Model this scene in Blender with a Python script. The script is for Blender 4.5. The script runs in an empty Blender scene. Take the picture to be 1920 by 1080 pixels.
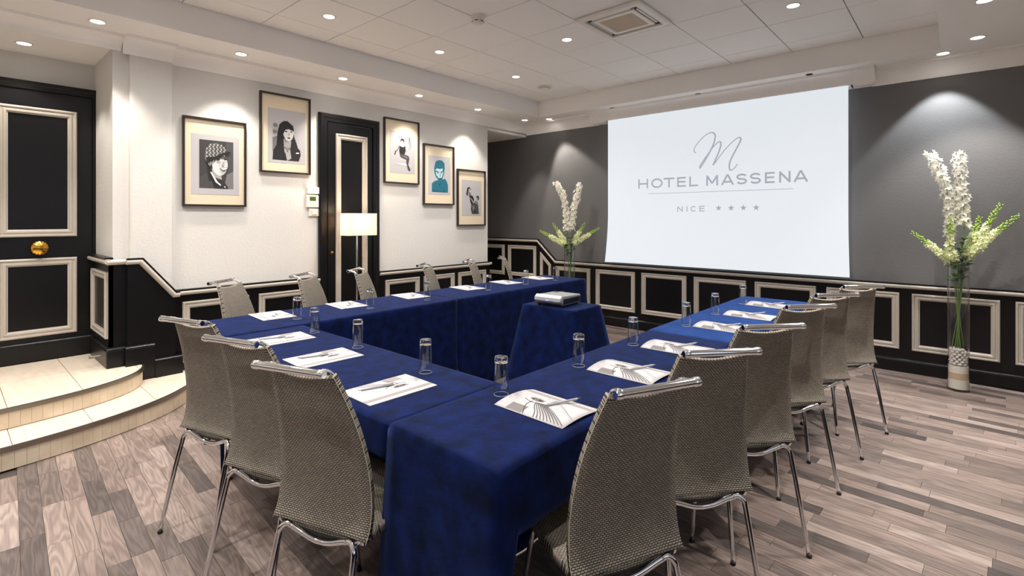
import bpy, bmesh, math, random
from mathutils import Vector, Matrix
random.seed(7)
C = bpy.context.scene.collection
PI = math.pi

# ------------------------------------------------------------------ camera
CAM_H = 1.40
FW = Vector((-.663, .749, 0)).normalized()          # viewing direction, level
cd = bpy.data.cameras.new('camera')
cd.sensor_width = 36.0
cd.lens = 948.0 / 1920.0 * 36.0
cd.shift_y = -130.0 / 1920.0
cd.clip_start = 0.05
cam = bpy.data.objects.new('camera', cd)
C.objects.link(cam)
cam.location = (0, 0, CAM_H)
cam.rotation_euler = (PI / 2, 0, math.atan2(-FW.x, FW.y))
bpy.context.scene.camera = cam

# ------------------------------------------------------------------ world, exposure
w = bpy.data.worlds.new('world')
bpy.context.scene.world = w
w.use_nodes = True
w.node_tree.nodes['Background'].inputs[0].default_value = (.6, .7, .85, 1)
w.node_tree.nodes['Background'].inputs[1].default_value = 1.2
vs = bpy.context.scene.view_settings
vs.view_transform = 'Standard'
vs.look = 'None'
vs.gamma = 1.0
vs.use_curve_mapping = False
vs.exposure = 0.42

# light levels (watts) used by the lamp builders further down
P_TILE = 78.0      # recessed lights in the tiled ceiling
P_SOFF = 46.0       # recessed lights in the left soffit
P_RIGHT = 95.0     # recessed lights in the right soffit and over the flowers
WARM = (1.0, .92, .83)
COOL = (1.0, .95, .90)
BULB = 14.0
SCREEN_E = 0.58

# ------------------------------------------------------------------ materials
def lin(r, g, b):
    f = lambda c: (c / 255 / 12.92) if c / 255 <= .04045 else ((c / 255 + .055) / 1.055) ** 2.4
    return (f(r), f(g), f(b), 1)


def mat(name, col, rough=.5, metal=0.0, **kw):
    m = bpy.data.materials.new(name)
    m.use_nodes = True
    b = m.node_tree.nodes['Principled BSDF']
    b.inputs['Base Color'].default_value = col
    b.inputs['Roughness'].default_value = rough
    b.inputs['Metallic'].default_value = metal
    for k, v in kw.items():
        b.inputs[k.replace('_', ' ')].default_value = v
    return m


def nodes(m):
    nt = m.node_tree
    return nt, nt.nodes['Principled BSDF']


def N(nt, t, **kw):
    n = nt.nodes.new(t)
    for k, v in kw.items():
        setattr(n, k, v)
    return n


def bump(m, scale, strength, dist=.01, detail=4, kind='noise', coord='Object', stretch=None):
    nt, b = nodes(m)
    tc = N(nt, 'ShaderNodeTexCoord')
    src = tc.outputs[coord]
    if stretch:
        mp = N(nt, 'ShaderNodeMapping')
        mp.inputs['Scale'].default_value = stretch
        nt.links.new(src, mp.inputs[0])
        src = mp.outputs[0]
    t = N(nt, 'ShaderNodeTexNoise')
    t.inputs['Scale'].default_value = scale
    t.inputs['Detail'].default_value = detail
    nt.links.new(src, t.inputs['Vector'])
    bp = N(nt, 'ShaderNodeBump')
    bp.inputs['Strength'].default_value = strength
    bp.inputs['Distance'].default_value = dist
    nt.links.new(t.outputs['Fac'], bp.inputs['Height'])
    nt.links.new(bp.outputs[0], b.inputs['Normal'])
    return t


def mottle(m, c1, c2, scale, detail=5, lo=.35, hi=.65, stretch=None):
    nt, b = nodes(m)
    tc = N(nt, 'ShaderNodeTexCoord')
    src = tc.outputs['Object']
    if stretch:
        mp = N(nt, 'ShaderNodeMapping')
        mp.inputs['Scale'].default_value = stretch
        nt.links.new(src, mp.inputs[0])
        src = mp.outputs[0]
    t = N(nt, 'ShaderNodeTexNoise')
    t.inputs['Scale'].default_value = scale
    t.inputs['Detail'].default_value = detail
    nt.links.new(src, t.inputs['Vector'])
    r = N(nt, 'ShaderNodeValToRGB')
    r.color_ramp.elements[0].position = lo
    r.color_ramp.elements[0].color = c1
    r.color_ramp.elements[1].position = hi
    r.color_ramp.elements[1].color = c2
    nt.links.new(t.outputs['Fac'], r.inputs[0])
    nt.links.new(r.outputs[0], b.inputs['Base Color'])


M = {}
M['plaster'] = mat('white plaster', lin(219, 216, 211), .75)
bump(M['plaster'], 55, .22, .010, 6)
M['grey_wall'] = mat('grey plaster', lin(104, 103, 103), .6)
bump(M['grey_wall'], 60, .15, .008, 6)
M['soffit'] = mat('soffit paint', lin(246, 243, 239), .8)
M['tile'] = mat('ceiling tile', lin(243, 240, 236), .9)
bump(M['tile'], 260, .25, .004, 3)
M['void'] = mat('ceiling grid backing', lin(120, 112, 104), .9)  # even tone of the slab behind the tile joints
M['black'] = mat('black lacquered wood', lin(13, 12, 14), .32, Specular_IOR_Level=.35)
bump(M['black'], 30, .06, .004, 3)
M['cream'] = mat('silvery cream moulding', lin(184, 176, 165), .35)
M['chrome'] = mat('chrome', (.82, .83, .85, 1), .07, 1.0)
M['steel'] = mat('brushed steel nosing', lin(150, 143, 134), .35, 1.0)
M['brass'] = mat('polished brass', lin(226, 172, 70), .18, 1.0)
M['rubber'] = mat('black plastic', lin(18, 18, 19), .5)
M['stone'] = mat('beige floor tile', lin(226, 209, 186), .35)
mottle(M['stone'], lin(208, 194, 176), lin(222, 209, 192), 6, 4, .3, .7, (1, 5, 1))
M['riser'] = mat('beige riser tile', lin(220, 201, 172), .5)
mottle(M['riser'], lin(206, 188, 163), lin(220, 204, 180), 9, 4)
M['frame'] = mat('dark wood picture frame', lin(42, 33, 28), .4)
M['matboard'] = mat('cream mat board', lin(228, 212, 184), .85)
M['paper'] = mat('white paper', lin(186, 183, 185), .75)
M['pane'] = mat('picture glass', (1, 1, 1, 1), .03)
M['white'] = mat('white plastic', lin(232, 226, 216), .4)
M['lcd'] = mat('green display', lin(70, 92, 40), .3)
M['silver'] = mat('silver plastic', lin(176, 178, 182), .32, .35)
M['dark'] = mat('dark grey plastic', lin(28, 28, 31), .4)
M['grille'] = mat('beige air grille', lin(214, 200, 180), .6)
M['pebble'] = mat('white pebble', lin(225, 218, 212), .6)
M['sand_w'] = mat('white sand', lin(232, 226, 216), .9)
M['sand_b'] = mat('beige sand', lin(205, 178, 148), .9)
for k in ('sand_w', 'sand_b'):
    bump(M[k], 300, .5, .003, 2)
M['stem'] = mat('green stem', lin(96, 128, 52), .5)
M['leaf'] = mat('green leaf', lin(74, 112, 36), .5)
M['petal'] = mat('white petal', lin(247, 243, 228), .6, Subsurface_Weight=.15)
M['petal_y'] = mat('pale yellow green petal', lin(236, 240, 190), .6, Subsurface_Weight=.15)
for k_, c_ in (('petal', (1, .99, .93, 1)), ('petal_y', (.95, .98, .72, 1))):
    nt_, b_ = nodes(M[k_])
    t_n = N(nt_, 'ShaderNodeBsdfTranslucent')
    t_n.inputs[0].default_value = c_
    m_n = N(nt_, 'ShaderNodeMixShader')
    m_n.inputs[0].default_value = .45
    nt_.links.new(b_.outputs[0], m_n.inputs[1])
    nt_.links.new(t_n.outputs[0], m_n.inputs[2])
    nt_.links.new(m_n.outputs[0], nt_.nodes['Material Output'].inputs[0])
M['bud'] = mat('green bud', lin(160, 196, 74), .55)
M['table'] = mat('dark table laminate', lin(40, 36, 34), .45)


def glass_mat(name, tint=(1, 1, 1, 1), rough=0.0, ior=1.45):
    m = mat(name, tint, rough)
    nt, b = nodes(m)
    b.inputs['Transmission Weight'].default_value = 1.0
    b.inputs['IOR'].default_value = ior
    return m


M['solid_glass'] = glass_mat('clear solid glass')


def thin_glass():
    m = bpy.data.materials.new('clear thin glass')
    m.use_nodes = True
    nt = m.node_tree
    nt.nodes.remove(nt.nodes['Principled BSDF'])
    tr = N(nt, 'ShaderNodeBsdfTransparent')
    tr.inputs[0].default_value = (.985, .99, .988, 1)
    gl = N(nt, 'ShaderNodeBsdfGlossy')
    gl.inputs['Roughness'].default_value = .02
    lw = N(nt, 'ShaderNodeLayerWeight')
    lw.inputs['Blend'].default_value = .5
    pw = N(nt, 'ShaderNodeMath', operation='POWER')
    pw.inputs[1].default_value = 2.6
    nt.links.new(lw.outputs['Facing'], pw.inputs[0])
    fr = N(nt, 'ShaderNodeMath', operation='MULTIPLY_ADD')
    fr.inputs[1].default_value = .75
    fr.inputs[2].default_value = .05
    nt.links.new(pw.outputs[0], fr.inputs[0])
    mx = N(nt, 'ShaderNodeMixShader')
    nt.links.new(fr.outputs[0], mx.inputs[0])
    nt.links.new(tr.outputs[0], mx.inputs[1])
    nt.links.new(gl.outputs[0], mx.inputs[2])
    nt.links.new(mx.outputs[0], nt.nodes['Material Output'].inputs[0])
    return m


M['glass'] = thin_glass()
M['glass_glint'] = mat('glass edge with glint in its colour', (.95, .98, .98, 1), .12, Transmission_Weight=.55)  # whitish colour stands in for light caught on the rim


def emit(name, col, s):
    m = bpy.data.materials.new(name)
    m.use_nodes = True
    nt = m.node_tree
    b = nt.nodes['Principled BSDF']
    b.inputs['Base Color'].default_value = (0, 0, 0, 1)
    b.inputs['Emission Color'].default_value = col
    b.inputs['Emission Strength'].default_value = s
    b.inputs['Roughness'].default_value = .6
    return m


M['bulb'] = emit('glowing lamp face', (1, .95, .88, 1), BULB)
M['screen'] = emit('lit projection screen', (.88, .94, 1.0, 1), SCREEN_E)
nodes(M['screen'])[1].inputs['Base Color'].default_value = (.22, .22, .22, 1)
M['screen_ink'] = emit('projected grey lettering', lin(186, 186, 199), 1.0)
nodes(M['screen_ink'])[1].inputs['Emission Strength'].default_value = .54
nodes(M['screen_ink'])[1].inputs['Base Color'].default_value = (.10, .10, .11, 1)

# velvet: brushed blue pile, sheen towards grazing
def velvet(name, c1, c2):
    m = mat(name, c2, .85)
    mottle(m, c1, c2, 14, 8, .3, .72)
    nt, b = nodes(m)
    b.inputs['Sheen Weight'].default_value = .12
    b.inputs['Sheen Roughness'].default_value = .4
    b.inputs['Sheen Tint'].default_value = (.25, .4, 1, 1)
    b.inputs['Specular IOR Level'].default_value = .1
    t = N(nt, 'ShaderNodeTexNoise')
    t.inputs['Scale'].default_value = 60
    t.inputs['Detail'].default_value = 4
    tc = N(nt, 'ShaderNodeTexCoord')
    nt.links.new(tc.outputs['Object'], t.inputs['Vector'])
    bp = N(nt, 'ShaderNodeBump')
    bp.inputs['Strength'].default_value = .25
    bp.inputs['Distance'].default_value = .004
    nt.links.new(t.outputs['Fac'], bp.inputs['Height'])
    nt.links.new(bp.outputs[0], b.inputs['Normal'])
    return m


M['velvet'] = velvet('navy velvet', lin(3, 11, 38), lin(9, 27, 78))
M['velvet_lit'] = velvet('brushed navy velvet with screen light in colour', lin(20, 48, 100), lin(30, 62, 122))  # lighter blue mixes the brushed nap with the screen's reflection, put into the colour

# woven chair fabric: rows of short raised threads, mapped in metres through UVs
def woven(name, light, dark):
    m = mat(name, light, .8)
    nt, b = nodes(m)
    uv = N(nt, 'ShaderNodeTexCoord')
    br = N(nt, 'ShaderNodeTexBrick')
    br.inputs['Scale'].default_value = 1.0
    br.inputs['Brick Width'].default_value = .0115
    br.inputs['Row Height'].default_value = .0060
    br.inputs['Mortar Size'].default_value = .0016
    br.inputs['Mortar Smooth'].default_value = .5
    br.inputs['Color1'].default_value = light
    br.inputs['Color2'].default_value = tuple(.75 * c for c in light[:3]) + (1,)
    br.inputs['Mortar'].default_value = dark
    nt.links.new(uv.outputs['UV'], br.inputs['Vector'])
    nz = N(nt, 'ShaderNodeTexNoise')
    nz.inputs['Scale'].default_value = 160
    nz.inputs['Detail'].default_value = 3
    nt.links.new(uv.outputs['UV'], nz.inputs['Vector'])
    mx = N(nt, 'ShaderNodeMix', data_type='RGBA', blend_type='MULTIPLY')
    mx.inputs[0].default_value = .7
    nt.links.new(br.outputs['Color'], mx.inputs[6])
    nt.links.new(nz.outputs['Color'], mx.inputs[7])
    hs = N(nt, 'ShaderNodeHueSaturation')
    hs.inputs['Saturation'].default_value = .74
    hs.inputs['Value'].default_value = 1.5
    nt.links.new(mx.outputs[2], hs.inputs['Color'])
    nt.links.new(hs.outputs[0], b.inputs['Base Color'])
    bp = N(nt, 'ShaderNodeBump')
    bp.inputs['Strength'].default_value = .6
    bp.inputs['Distance'].default_value = .002
    bp.invert = True
    nt.links.new(br.outputs['Fac'], bp.inputs['Height'])
    nt.links.new(bp.outputs[0], b.inputs['Normal'])
    return m


M['weave'] = woven('taupe woven chair fabric', lin(172, 159, 136), lin(58, 50, 43))
M['piping'] = mat('pale edge piping', lin(206, 192, 166), .7)

# floor planks: tone per plank from a colour attribute, grain running along the plank
def plank_mat():
    m = mat('grey brown laminate plank', lin(150, 132, 122), .33)
    nt, b = nodes(m)
    at = N(nt, 'ShaderNodeAttribute', attribute_name='tone')
    sep = N(nt, 'ShaderNodeSeparateColor')
    nt.links.new(at.outputs['Color'], sep.inputs[0])
    ge = N(nt, 'ShaderNodeNewGeometry')
    rot = N(nt, 'ShaderNodeMapping')
    rot.inputs['Rotation'].default_value = (0, 0, math.radians(3.5))
    nt.links.new(ge.outputs['Position'], rot.inputs[0])
    off = N(nt, 'ShaderNodeVectorMath', operation='MULTIPLY_ADD')
    off.inputs[1].default_value = (1, 1, 1)
    cmb = N(nt, 'ShaderNodeCombineXYZ')
    ml = N(nt, 'ShaderNodeMath', operation='MULTIPLY')
    ml.inputs[1].default_value = 37.0
    nt.links.new(sep.outputs[1], ml.inputs[0])
    nt.links.new(ml.outputs[0], cmb.inputs[0])
    nt.links.new(ml.outputs[0], cmb.inputs[2])
    nt.links.new(rot.outputs[0], off.inputs[0])
    nt.links.new(cmb.outputs[0], off.inputs[2])
    # cathedral grain: contour bands of a stretched noise field
    st = N(nt, 'ShaderNodeMapping')
    st.inputs['Scale'].default_value = (1.5, 13, 1)
    nt.links.new(off.outputs[0], st.inputs[0])
    nz = N(nt, 'ShaderNodeTexNoise')
    nz.inputs['Scale'].default_value = 1.0
    nz.inputs['Detail'].default_value = 2
    nz.inputs['Roughness'].default_value = .45
    nt.links.new(st.outputs[0], nz.inputs['Vector'])
    m2 = N(nt, 'ShaderNodeMath', operation='MULTIPLY')
    m2.inputs[1].default_value = 70.0
    nt.links.new(nz.outputs['Fac'], m2.inputs[0])
    sn = N(nt, 'ShaderNodeMath', operation='SINE')
    nt.links.new(m2.outputs[0], sn.inputs[0])
    mr = N(nt, 'ShaderNodeMapRange')
    mr.inputs['From Min'].default_value = -1
    mr.inputs['From Max'].default_value = 1
    nt.links.new(sn.outputs[0], mr.inputs[0])
    fine = N(nt, 'ShaderNodeMapping')
    fine.inputs['Scale'].default_value = (6, 220, 1)
    nt.links.new(off.outputs[0], fine.inputs[0])
    nf = N(nt, 'ShaderNodeTexNoise')
    nf.inputs['Scale'].default_value = 1.0
    nf.inputs['Detail'].default_value = 3
    nt.links.new(fine.outputs[0], nf.inputs['Vector'])
    ramp = N(nt, 'ShaderNodeValToRGB')
    e = ramp.color_ramp.elements
    e[0].position = 0.0
    e[0].color = lin(84, 77, 75)
    e[1].position = 1.0
    e[1].color = lin(166, 150, 142)
    for p, c in ((.25, lin(104, 94, 90)), (.5, lin(132, 117, 110)), (.75, lin(149, 132, 124))):
        x = e.new(p)
        x.color = c
    nt.links.new(sep.outputs[0], ramp.inputs[0])
    g1 = N(nt, 'ShaderNodeMapRange')
    g1.inputs['To Min'].default_value = .72
    g1.inputs['To Max'].default_value = 1.06
    nt.links.new(mr.outputs[0], g1.inputs[0])
    g2 = N(nt, 'ShaderNodeMapRange')
    g2.inputs['From Min'].default_value = .3
    g2.inputs['From Max'].default_value = .7
    g2.inputs['To Min'].default_value = .85
    g2.inputs['To Max'].default_value = 1.1
    nt.links.new(nf.outputs['Fac'], g2.inputs[0])
    mm = N(nt, 'ShaderNodeMath', operation='MULTIPLY')
    nt.links.new(g1.outputs[0], mm.inputs[0])
    nt.links.new(g2.outputs[0], mm.inputs[1])
    vm = N(nt, 'ShaderNodeVectorMath', operation='SCALE')
    nt.links.new(ramp.outputs[0], vm.inputs[0])
    nt.links.new(mm.outputs[0], vm.inputs['Scale'])
    nt.links.new(vm.outputs[0], b.inputs['Base Color'])
    bp = N(nt, 'ShaderNodeBump')
    bp.inputs['Strength'].default_value = .12
    bp.inputs['Distance'].default_value = .002
    nt.links.new(mm.outputs[0], bp.inputs['Height'])
    nt.links.new(bp.outputs[0], b.inputs['Normal'])
    return m


M['plank'] = plank_mat()


def shade_mat():
    m = bpy.data.materials.new('lit fabric lampshade')
    m.use_nodes = True
    nt = m.node_tree
    b = nt.nodes['Principled BSDF']
    b.inputs['Base Color'].default_value = lin(250, 236, 214)
    b.inputs['Roughness'].default_value = .9
    b.inputs['Emission Color'].default_value = (1, .84, .66, 1)
    b.inputs['Emission Strength'].default_value = .12
    tr = N(nt, 'ShaderNodeBsdfTranslucent')
    tr.inputs[0].default_value = (1, .93, .82, 1)
    mx = N(nt, 'ShaderNodeMixShader')
    mx.inputs[0].default_value = .4
    out = nt.nodes['Material Output']
    nt.links.new(b.outputs[0], mx.inputs[1])
    nt.links.new(tr.outputs[0], mx.inputs[2])
    nt.links.new(mx.outputs[0], out.inputs[0])
    return m


M['shade'] = shade_mat()


def flat(name, r, g, b):
    if name not in M:
        M[name] = mat(name, lin(r, g, b), .7)
    return M[name]


# ------------------------------------------------------------------ object helpers
def empty(name, loc=(0, 0, 0), rot=0.0, label=None, cat=None, group=None, kind=None):
    o = bpy.data.objects.new(name, None)
    o.empty_display_size = .1
    C.objects.link(o)
    o.location = loc
    o.rotation_euler = (0, 0, rot)
    tag(o, label, cat, group, kind)
    return o


def tag(o, label=None, cat=None, group=None, kind=None):
    if label: o['label'] = label
    if cat: o['category'] = cat
    if group: o['group'] = group
    if kind: o['kind'] = kind
    return o


def obj(name, bm, material, parent=None, smooth=False, world=False, mats=None, label=None, recalc=True):
    """link a bmesh as one object; world=True: vertices are given in room coordinates"""
    if recalc:
        bmesh.ops.recalc_face_normals(bm, faces=bm.faces)
    if world and parent is not None:
        off = Vector((0, 0, 0))
        p = parent
        while p is not None:
            off += Vector(p.location)
            p = p.parent
        bmesh.ops.translate(bm, verts=bm.verts, vec=-off)
    me = bpy.data.meshes.new(name)
    bm.to_mesh(me)
    bm.free()
    for m in (mats or [material]):
        me.materials.append(m)
    if smooth:
        for p in me.polygons:
            p.use_smooth = True
        if smooth != 'all':
            me.set_sharp_from_angle(angle=math.radians(38))
    o = bpy.data.objects.new(name, me)
    C.objects.link(o)
    o.parent = parent
    if label:
        o['label'] = label
    return o


def origin_to(o, p):
    """move a top-level mesh's origin to room point p"""
    p = Vector(p)
    o.data.transform(Matrix.Translation(-p))
    o.location = p
    return o


def nb():
    return bmesh.new()


def box(bm, x0, x1, y0, y1, z0, z1, bevel=0.0, seg=1, midx=0):
    vs_ = [bm.verts.new((x, y, z)) for z in (z0, z1) for y in (y0, y1) for x in (x0, x1)]
    f = [(0, 2, 3, 1), (4, 5, 7, 6), (0, 1, 5, 4), (2, 6, 7, 3), (0, 4, 6, 2), (1, 3, 7, 5)]
    fs = [bm.faces.new([vs_[i] for i in q]) for q in f]
    for q in fs:
        q.material_index = midx
    if bevel:
        es = list({e for q in fs for e in q.edges})
        bmesh.ops.bevel(bm, geom=es, offset=bevel, segments=seg, affect='EDGES', profile=.5, material=midx)
    return vs_


def bx(*a, **k):
    bm = nb()
    box(bm, *a, **k)
    return bm


def frames_along(pts):
    T = []
    n = len(pts)
    for i in range(n):
        a = pts[max(i - 1, 0)]
        b = pts[min(i + 1, n - 1)]
        T.append((b - a).normalized())
    up = Vector((0, 0, 1)) if abs(T[0].z) < .9 else Vector((1, 0, 0))
    s = T[0].cross(up).normalized()
    out = []
    for t in T:
        s = (s - t * s.dot(t)).normalized()
        out.append((s, t.cross(s)))
    return out


def tube(bm, pts, r, n=8, cap=True):
    pts = [Vector(p) for p in pts]
    rs = r if isinstance(r, (list, tuple)) else [r] * len(pts)
    rings = []
    for p, (s, u), rr in zip(pts, frames_along(pts), rs):
        rings.append([bm.verts.new(p + (s * math.cos(2 * PI * k / n) + u * math.sin(2 * PI * k / n)) * rr) for k in range(n)])
    for a, b in zip(rings, rings[1:]):
        for k in range(n):
            bm.faces.new((a[k], a[(k + 1) % n], b[(k + 1) % n], b[k]))
    if cap:
        bm.faces.new(rings[0][::-1])
        bm.faces.new(rings[-1])
    return bm


def smooth_path(pts, k=5):
    """Catmull-Rom through pts"""
    P_ = [Vector(p) for p in pts]
    P_ = [2 * P_[0] - P_[1]] + P_ + [2 * P_[-1] - P_[-2]]
    out = []
    for i in range(1, len(P_) - 2):
        a, b, c, d = P_[i - 1:i + 3]
        for j in range(k):
            t = j / k
            out.append(.5 * ((2 * b) + (c - a) * t + (2 * a - 5 * b + 4 * c - d) * t * t + (3 * b - a - 3 * c + d) * t ** 3))
    out.append(P_[-2])
    return out


def lathe(bm, prof, n=24, cx=0, cy=0, cap0=True, cap1=True, z=0):
    rings = []
    for r, h in prof:
        rings.append([bm.verts.new((cx + r * math.cos(2 * PI * k / n), cy + r * math.sin(2 * PI * k / n), z + h)) for k in range(n)])
    for a, b in zip(rings, rings[1:]):
        for k in range(n):
            bm.faces.new((a[k], a[(k + 1) % n], b[(k + 1) % n], b[k]))
    if cap0:
        bm.faces.new(rings[0][::-1])
    if cap1:
        bm.faces.new(rings[-1])
    return bm


def sweep(bm, path, nrm, prof, closed=False, caps=True):
    """mitred sweep of profile [(side, out)] along a planar path; out = along nrm, side = nrm x tangent (inward for CCW)"""
    P_ = [Vector(p) for p in path]
    nrm = Vector(nrm).normalized()
    n = len(P_)
    rings = []
    for i in range(n):
        if closed:
            a, b = P_[i - 1], P_[(i + 1) % n]
            t0 = (P_[i] - a).normalized()
            t1 = (b - P_[i]).normalized()
        else:
            t0 = (P_[i] - P_[i - 1]).normalized() if i else (P_[1] - P_[0]).normalized()
            t1 = (P_[i + 1] - P_[i]).normalized() if i < n - 1 else t0
        s0, s1 = nrm.cross(t0), nrm.cross(t1)
        m = (s0 + s1)
        m = m / (m.dot(s0)) if m.length > 1e-6 else s0
        rings.append([bm.verts.new(P_[i] + m * d + nrm * h) for d, h in prof])
    k = len(prof)
    rng = range(n) if closed else range(n - 1)
    for i in rng:
        a, b = rings[i], rings[(i + 1) % n]
        for j in range(k):
            bm.faces.new((a[j], a[(j + 1) % k], b[(j + 1) % k], b[j]))
    if caps and not closed:
        bm.faces.new(rings[0][::-1])
        bm.faces.new(rings[-1])
    return bm


def prism(bm, poly, nrm, depth, midx=0):
    """extrude a planar polygon of room points along nrm by depth"""
    nrm = Vector(nrm)
    a = [bm.verts.new(Vector(p)) for p in poly]
    b = [bm.verts.new(Vector(p) + nrm * depth) for p in poly]
    n = len(poly)
    fs = [bm.faces.new(a[::-1]), bm.faces.new(b)]
    for i in range(n):
        fs.append(bm.faces.new((a[i], a[(i + 1) % n], b[(i + 1) % n], b[i])))
    for f in fs:
        f.material_index = midx
    return bm


def copy_tree(o, parent=None):
    c = o.copy()
    C.objects.link(c)
    if parent is not None:
        c.parent = parent
        c.matrix_parent_inverse = o.matrix_parent_inverse.copy()
    for ch in [x for x in bpy.data.objects if x.parent == o]:
        copy_tree(ch, c)
    return c


# room measures (metres): x to the right along the screen wall, y towards it
XL, YF, XR, YN = -4.876, 5.852, 1.60, -2.40
Z_SOFF, Z_TILE = 2.80, 3.014
XB, YB, XB2 = -4.354, 5.475, -.116        # faces of the left, far and right ceiling drops
XD, YR, YR0 = -5.577, .875, -.75          # door recess: back plane and its two reveals
Y_END = 5.0                               # where the left wall ends
Z_PLAT = .26

# ------------------------------------------------------------------ floor
fl = obj('floor', bx(-7.0, XR, YN, YF, -.10, -.008), flat('subfloor', 70, 62, 57), None)
tag(fl, 'grey brown wood laminate floor laid in staggered strips', kind='structure')
ang = math.radians(-3.5)
ca, sa = math.cos(ang), math.sin(ang)
SW = .081


def plank_bm(bm, lay, u0, u1, v0, v1, tone, rnd):
    z0, z1 = -.008, random.uniform(-.0004, .0004)
    g = .0007
    pts = [(u0 + g, v0 + g), (u1 - g, v0 + g), (u1 - g, v1 - g), (u0 + g, v1 - g)]
    ww = [(u * ca - v * sa, u * sa + v * ca) for u, v in pts]
    t = [bm.verts.new((x, y, z1)) for x, y in ww]
    b_ = [bm.verts.new((x, y, z0)) for x, y in ww]
    fs = [bm.faces.new(t)]
    for i in range(4):
        fs.append(bm.faces.new((b_[i], b_[(i + 1) % 4], t[(i + 1) % 4], t[i])))
    for f in fs:
        for l in f.loops:
            l[lay] = (tone, rnd, 0, 1)
    return ww


def to_cam(x, y):
    zc = x * FW.x + y * FW.y
    xc = x * FW.y - y * FW.x
    return xc, zc


cands = []
rp = random.Random(3)
v = -3.2
while v < 6.6:
    u = -6.4 - rp.uniform(0, .5)
    while u < 2.2:
        ln = rp.choice((.34, .42, .5, .58))
        tone = min(1, max(0, rp.gauss(.57, .23)))
        cands.append((u, u + ln, v, v + SW, tone, rp.random()))
        u += ln
    v += SW
near, rest = [], []
for c in cands:
    um, vm = (c[0] + c[1]) / 2, (c[2] + c[3]) / 2
    x, y = um * ca - vm * sa, um * sa + vm * ca
    if not (-6.1 < x < XR - .05 and YN - .0 < y < YF - .03):
        continue
    if x < -4.9 and not y > 4.9:
        continue
    if ((x + 4.876) / .93) ** 2 + ((y + .1) / 1.45) ** 2 < .8 and x < -3.95:
        continue
    xc, zc = to_cam(x, y)
    hidden = (-3.0 < x < -.85 and .95 < y < 1.45) or (-3.55 < x < -3.05 and 1 < y < 4.5) or (-1.35 < x < -.85 and .9 < y < 4.4)
    infr = zc > .3 and abs(xc / zc) < 1.05 and CAM_H / zc < .75
    (near if infr and not hidden else rest).append((zc, c))
near.sort(key=lambda q: q[0])
rest += near[300:]
near = near[:300]
for _, c in near:
    bm = nb()
    lay = bm.loops.layers.float_color.new('tone')
    plank_bm(bm, lay, *c)
    obj('floor_plank', bm, M['plank'], fl, recalc=False)
bm = nb()
lay = bm.loops.layers.float_color.new('tone')
for _, c in rest:
    plank_bm(bm, lay, *c)
o = obj('floor_planks', bm, M['plank'], fl, recalc=False)
o['kind'] = 'stuff'

# ------------------------------------------------------------------ ceiling
ce = obj('ceiling', bx(XB - .02, XB2 + .02, YN, YB + .02, Z_TILE + .012, Z_TILE + .08), M['void'], None)
tag(ce, 'suspended ceiling of square white tiles', kind='structure')
TS = .5665
gx0, gy0 = -3.477, 2.326
ix0 = -2
x = gx0 - TS * 2
while x < XB2:
    y = gy0 - TS * 9
    while y < YB:
        x0, x1 = max(x, XB), min(x + TS, XB2)
        y0, y1 = max(y, YN), min(y + TS, YB)
        if x1 - x0 > .02 and y1 - y0 > .02:
            g = .0032
            dz = random.uniform(-.0008, .0008)
            bm = nb()
            box(bm, x0 + g, x1 - g, y0 + g, y1 - g, Z_TILE + dz, Z_TILE + .014, bevel=.003)
            obj('ceiling_tile', bm, M['tile'], ce)
        y += TS
    x += TS

s = obj('trim_1', bx(XL - .02, XB, YN, YF, Z_SOFF, 3.12), M['soffit'])
tag(s, 'long lowered soffit along the white picture wall', kind='structure')
s = obj('trim_2', bx(XB, XB2, YB, YF, Z_SOFF, 3.12), M['soffit'])
tag(s, 'lowered soffit in front of the grey screen wall', kind='structure')
s = obj('trim_3', bx(XB2, XR, YN, YF, Z_SOFF, 3.12), M['soffit'])
tag(s, 'wide lowered soffit above the right side of the room', kind='structure')
s = obj('ceiling_over_door', bx(XD - .1, XL - .02, YR0 - .1, YR + .05, 2.715, 2.95), M['soffit'])
tag(s, 'low flat ceiling of the entrance recess', kind='structure')
s = obj('ceiling_over_passage', bx(-6.6, XL - .02, Y_END - .1, YF, 2.625, 2.95), M['soffit'])
tag(s, 'low ceiling of the passage behind the picture wall', kind='structure')

# cornices: cove profile (side, out) swept along horizontal paths under the soffit
def cornice_prof(h, d):
    pr = [(0, 0), (0, -h), (.010, -h), (.014, -h + .012)]
    for i in range(1, 7):
        a = i / 6 * PI / 2
        pr.append((.014 + (d - .03) * (1 - math.cos(a)), -h + .012 + (h - .03) * math.sin(a)))
    pr += [(d - .012, -.018), (d - .012, -.010), (d, -.010), (d, 0)]
    return pr


def cornice(path, name, parent=None, h=.13, d=.13, label=None):
    bm = nb()
    sweep(bm, path, (0, 0, 1), cornice_prof(h, d))
    o = obj(name, bm, M['soffit'], parent, smooth=True)
    tag(o, label, kind='structure')
    return o


# ------------------------------------------------------------------ walls
wl = obj('wall_left', bx(XL - .12, XL, YR, Y_END, 0, 2.84), M['plaster'])
tag(wl, 'white textured plaster wall with framed pictures', kind='structure')
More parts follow.
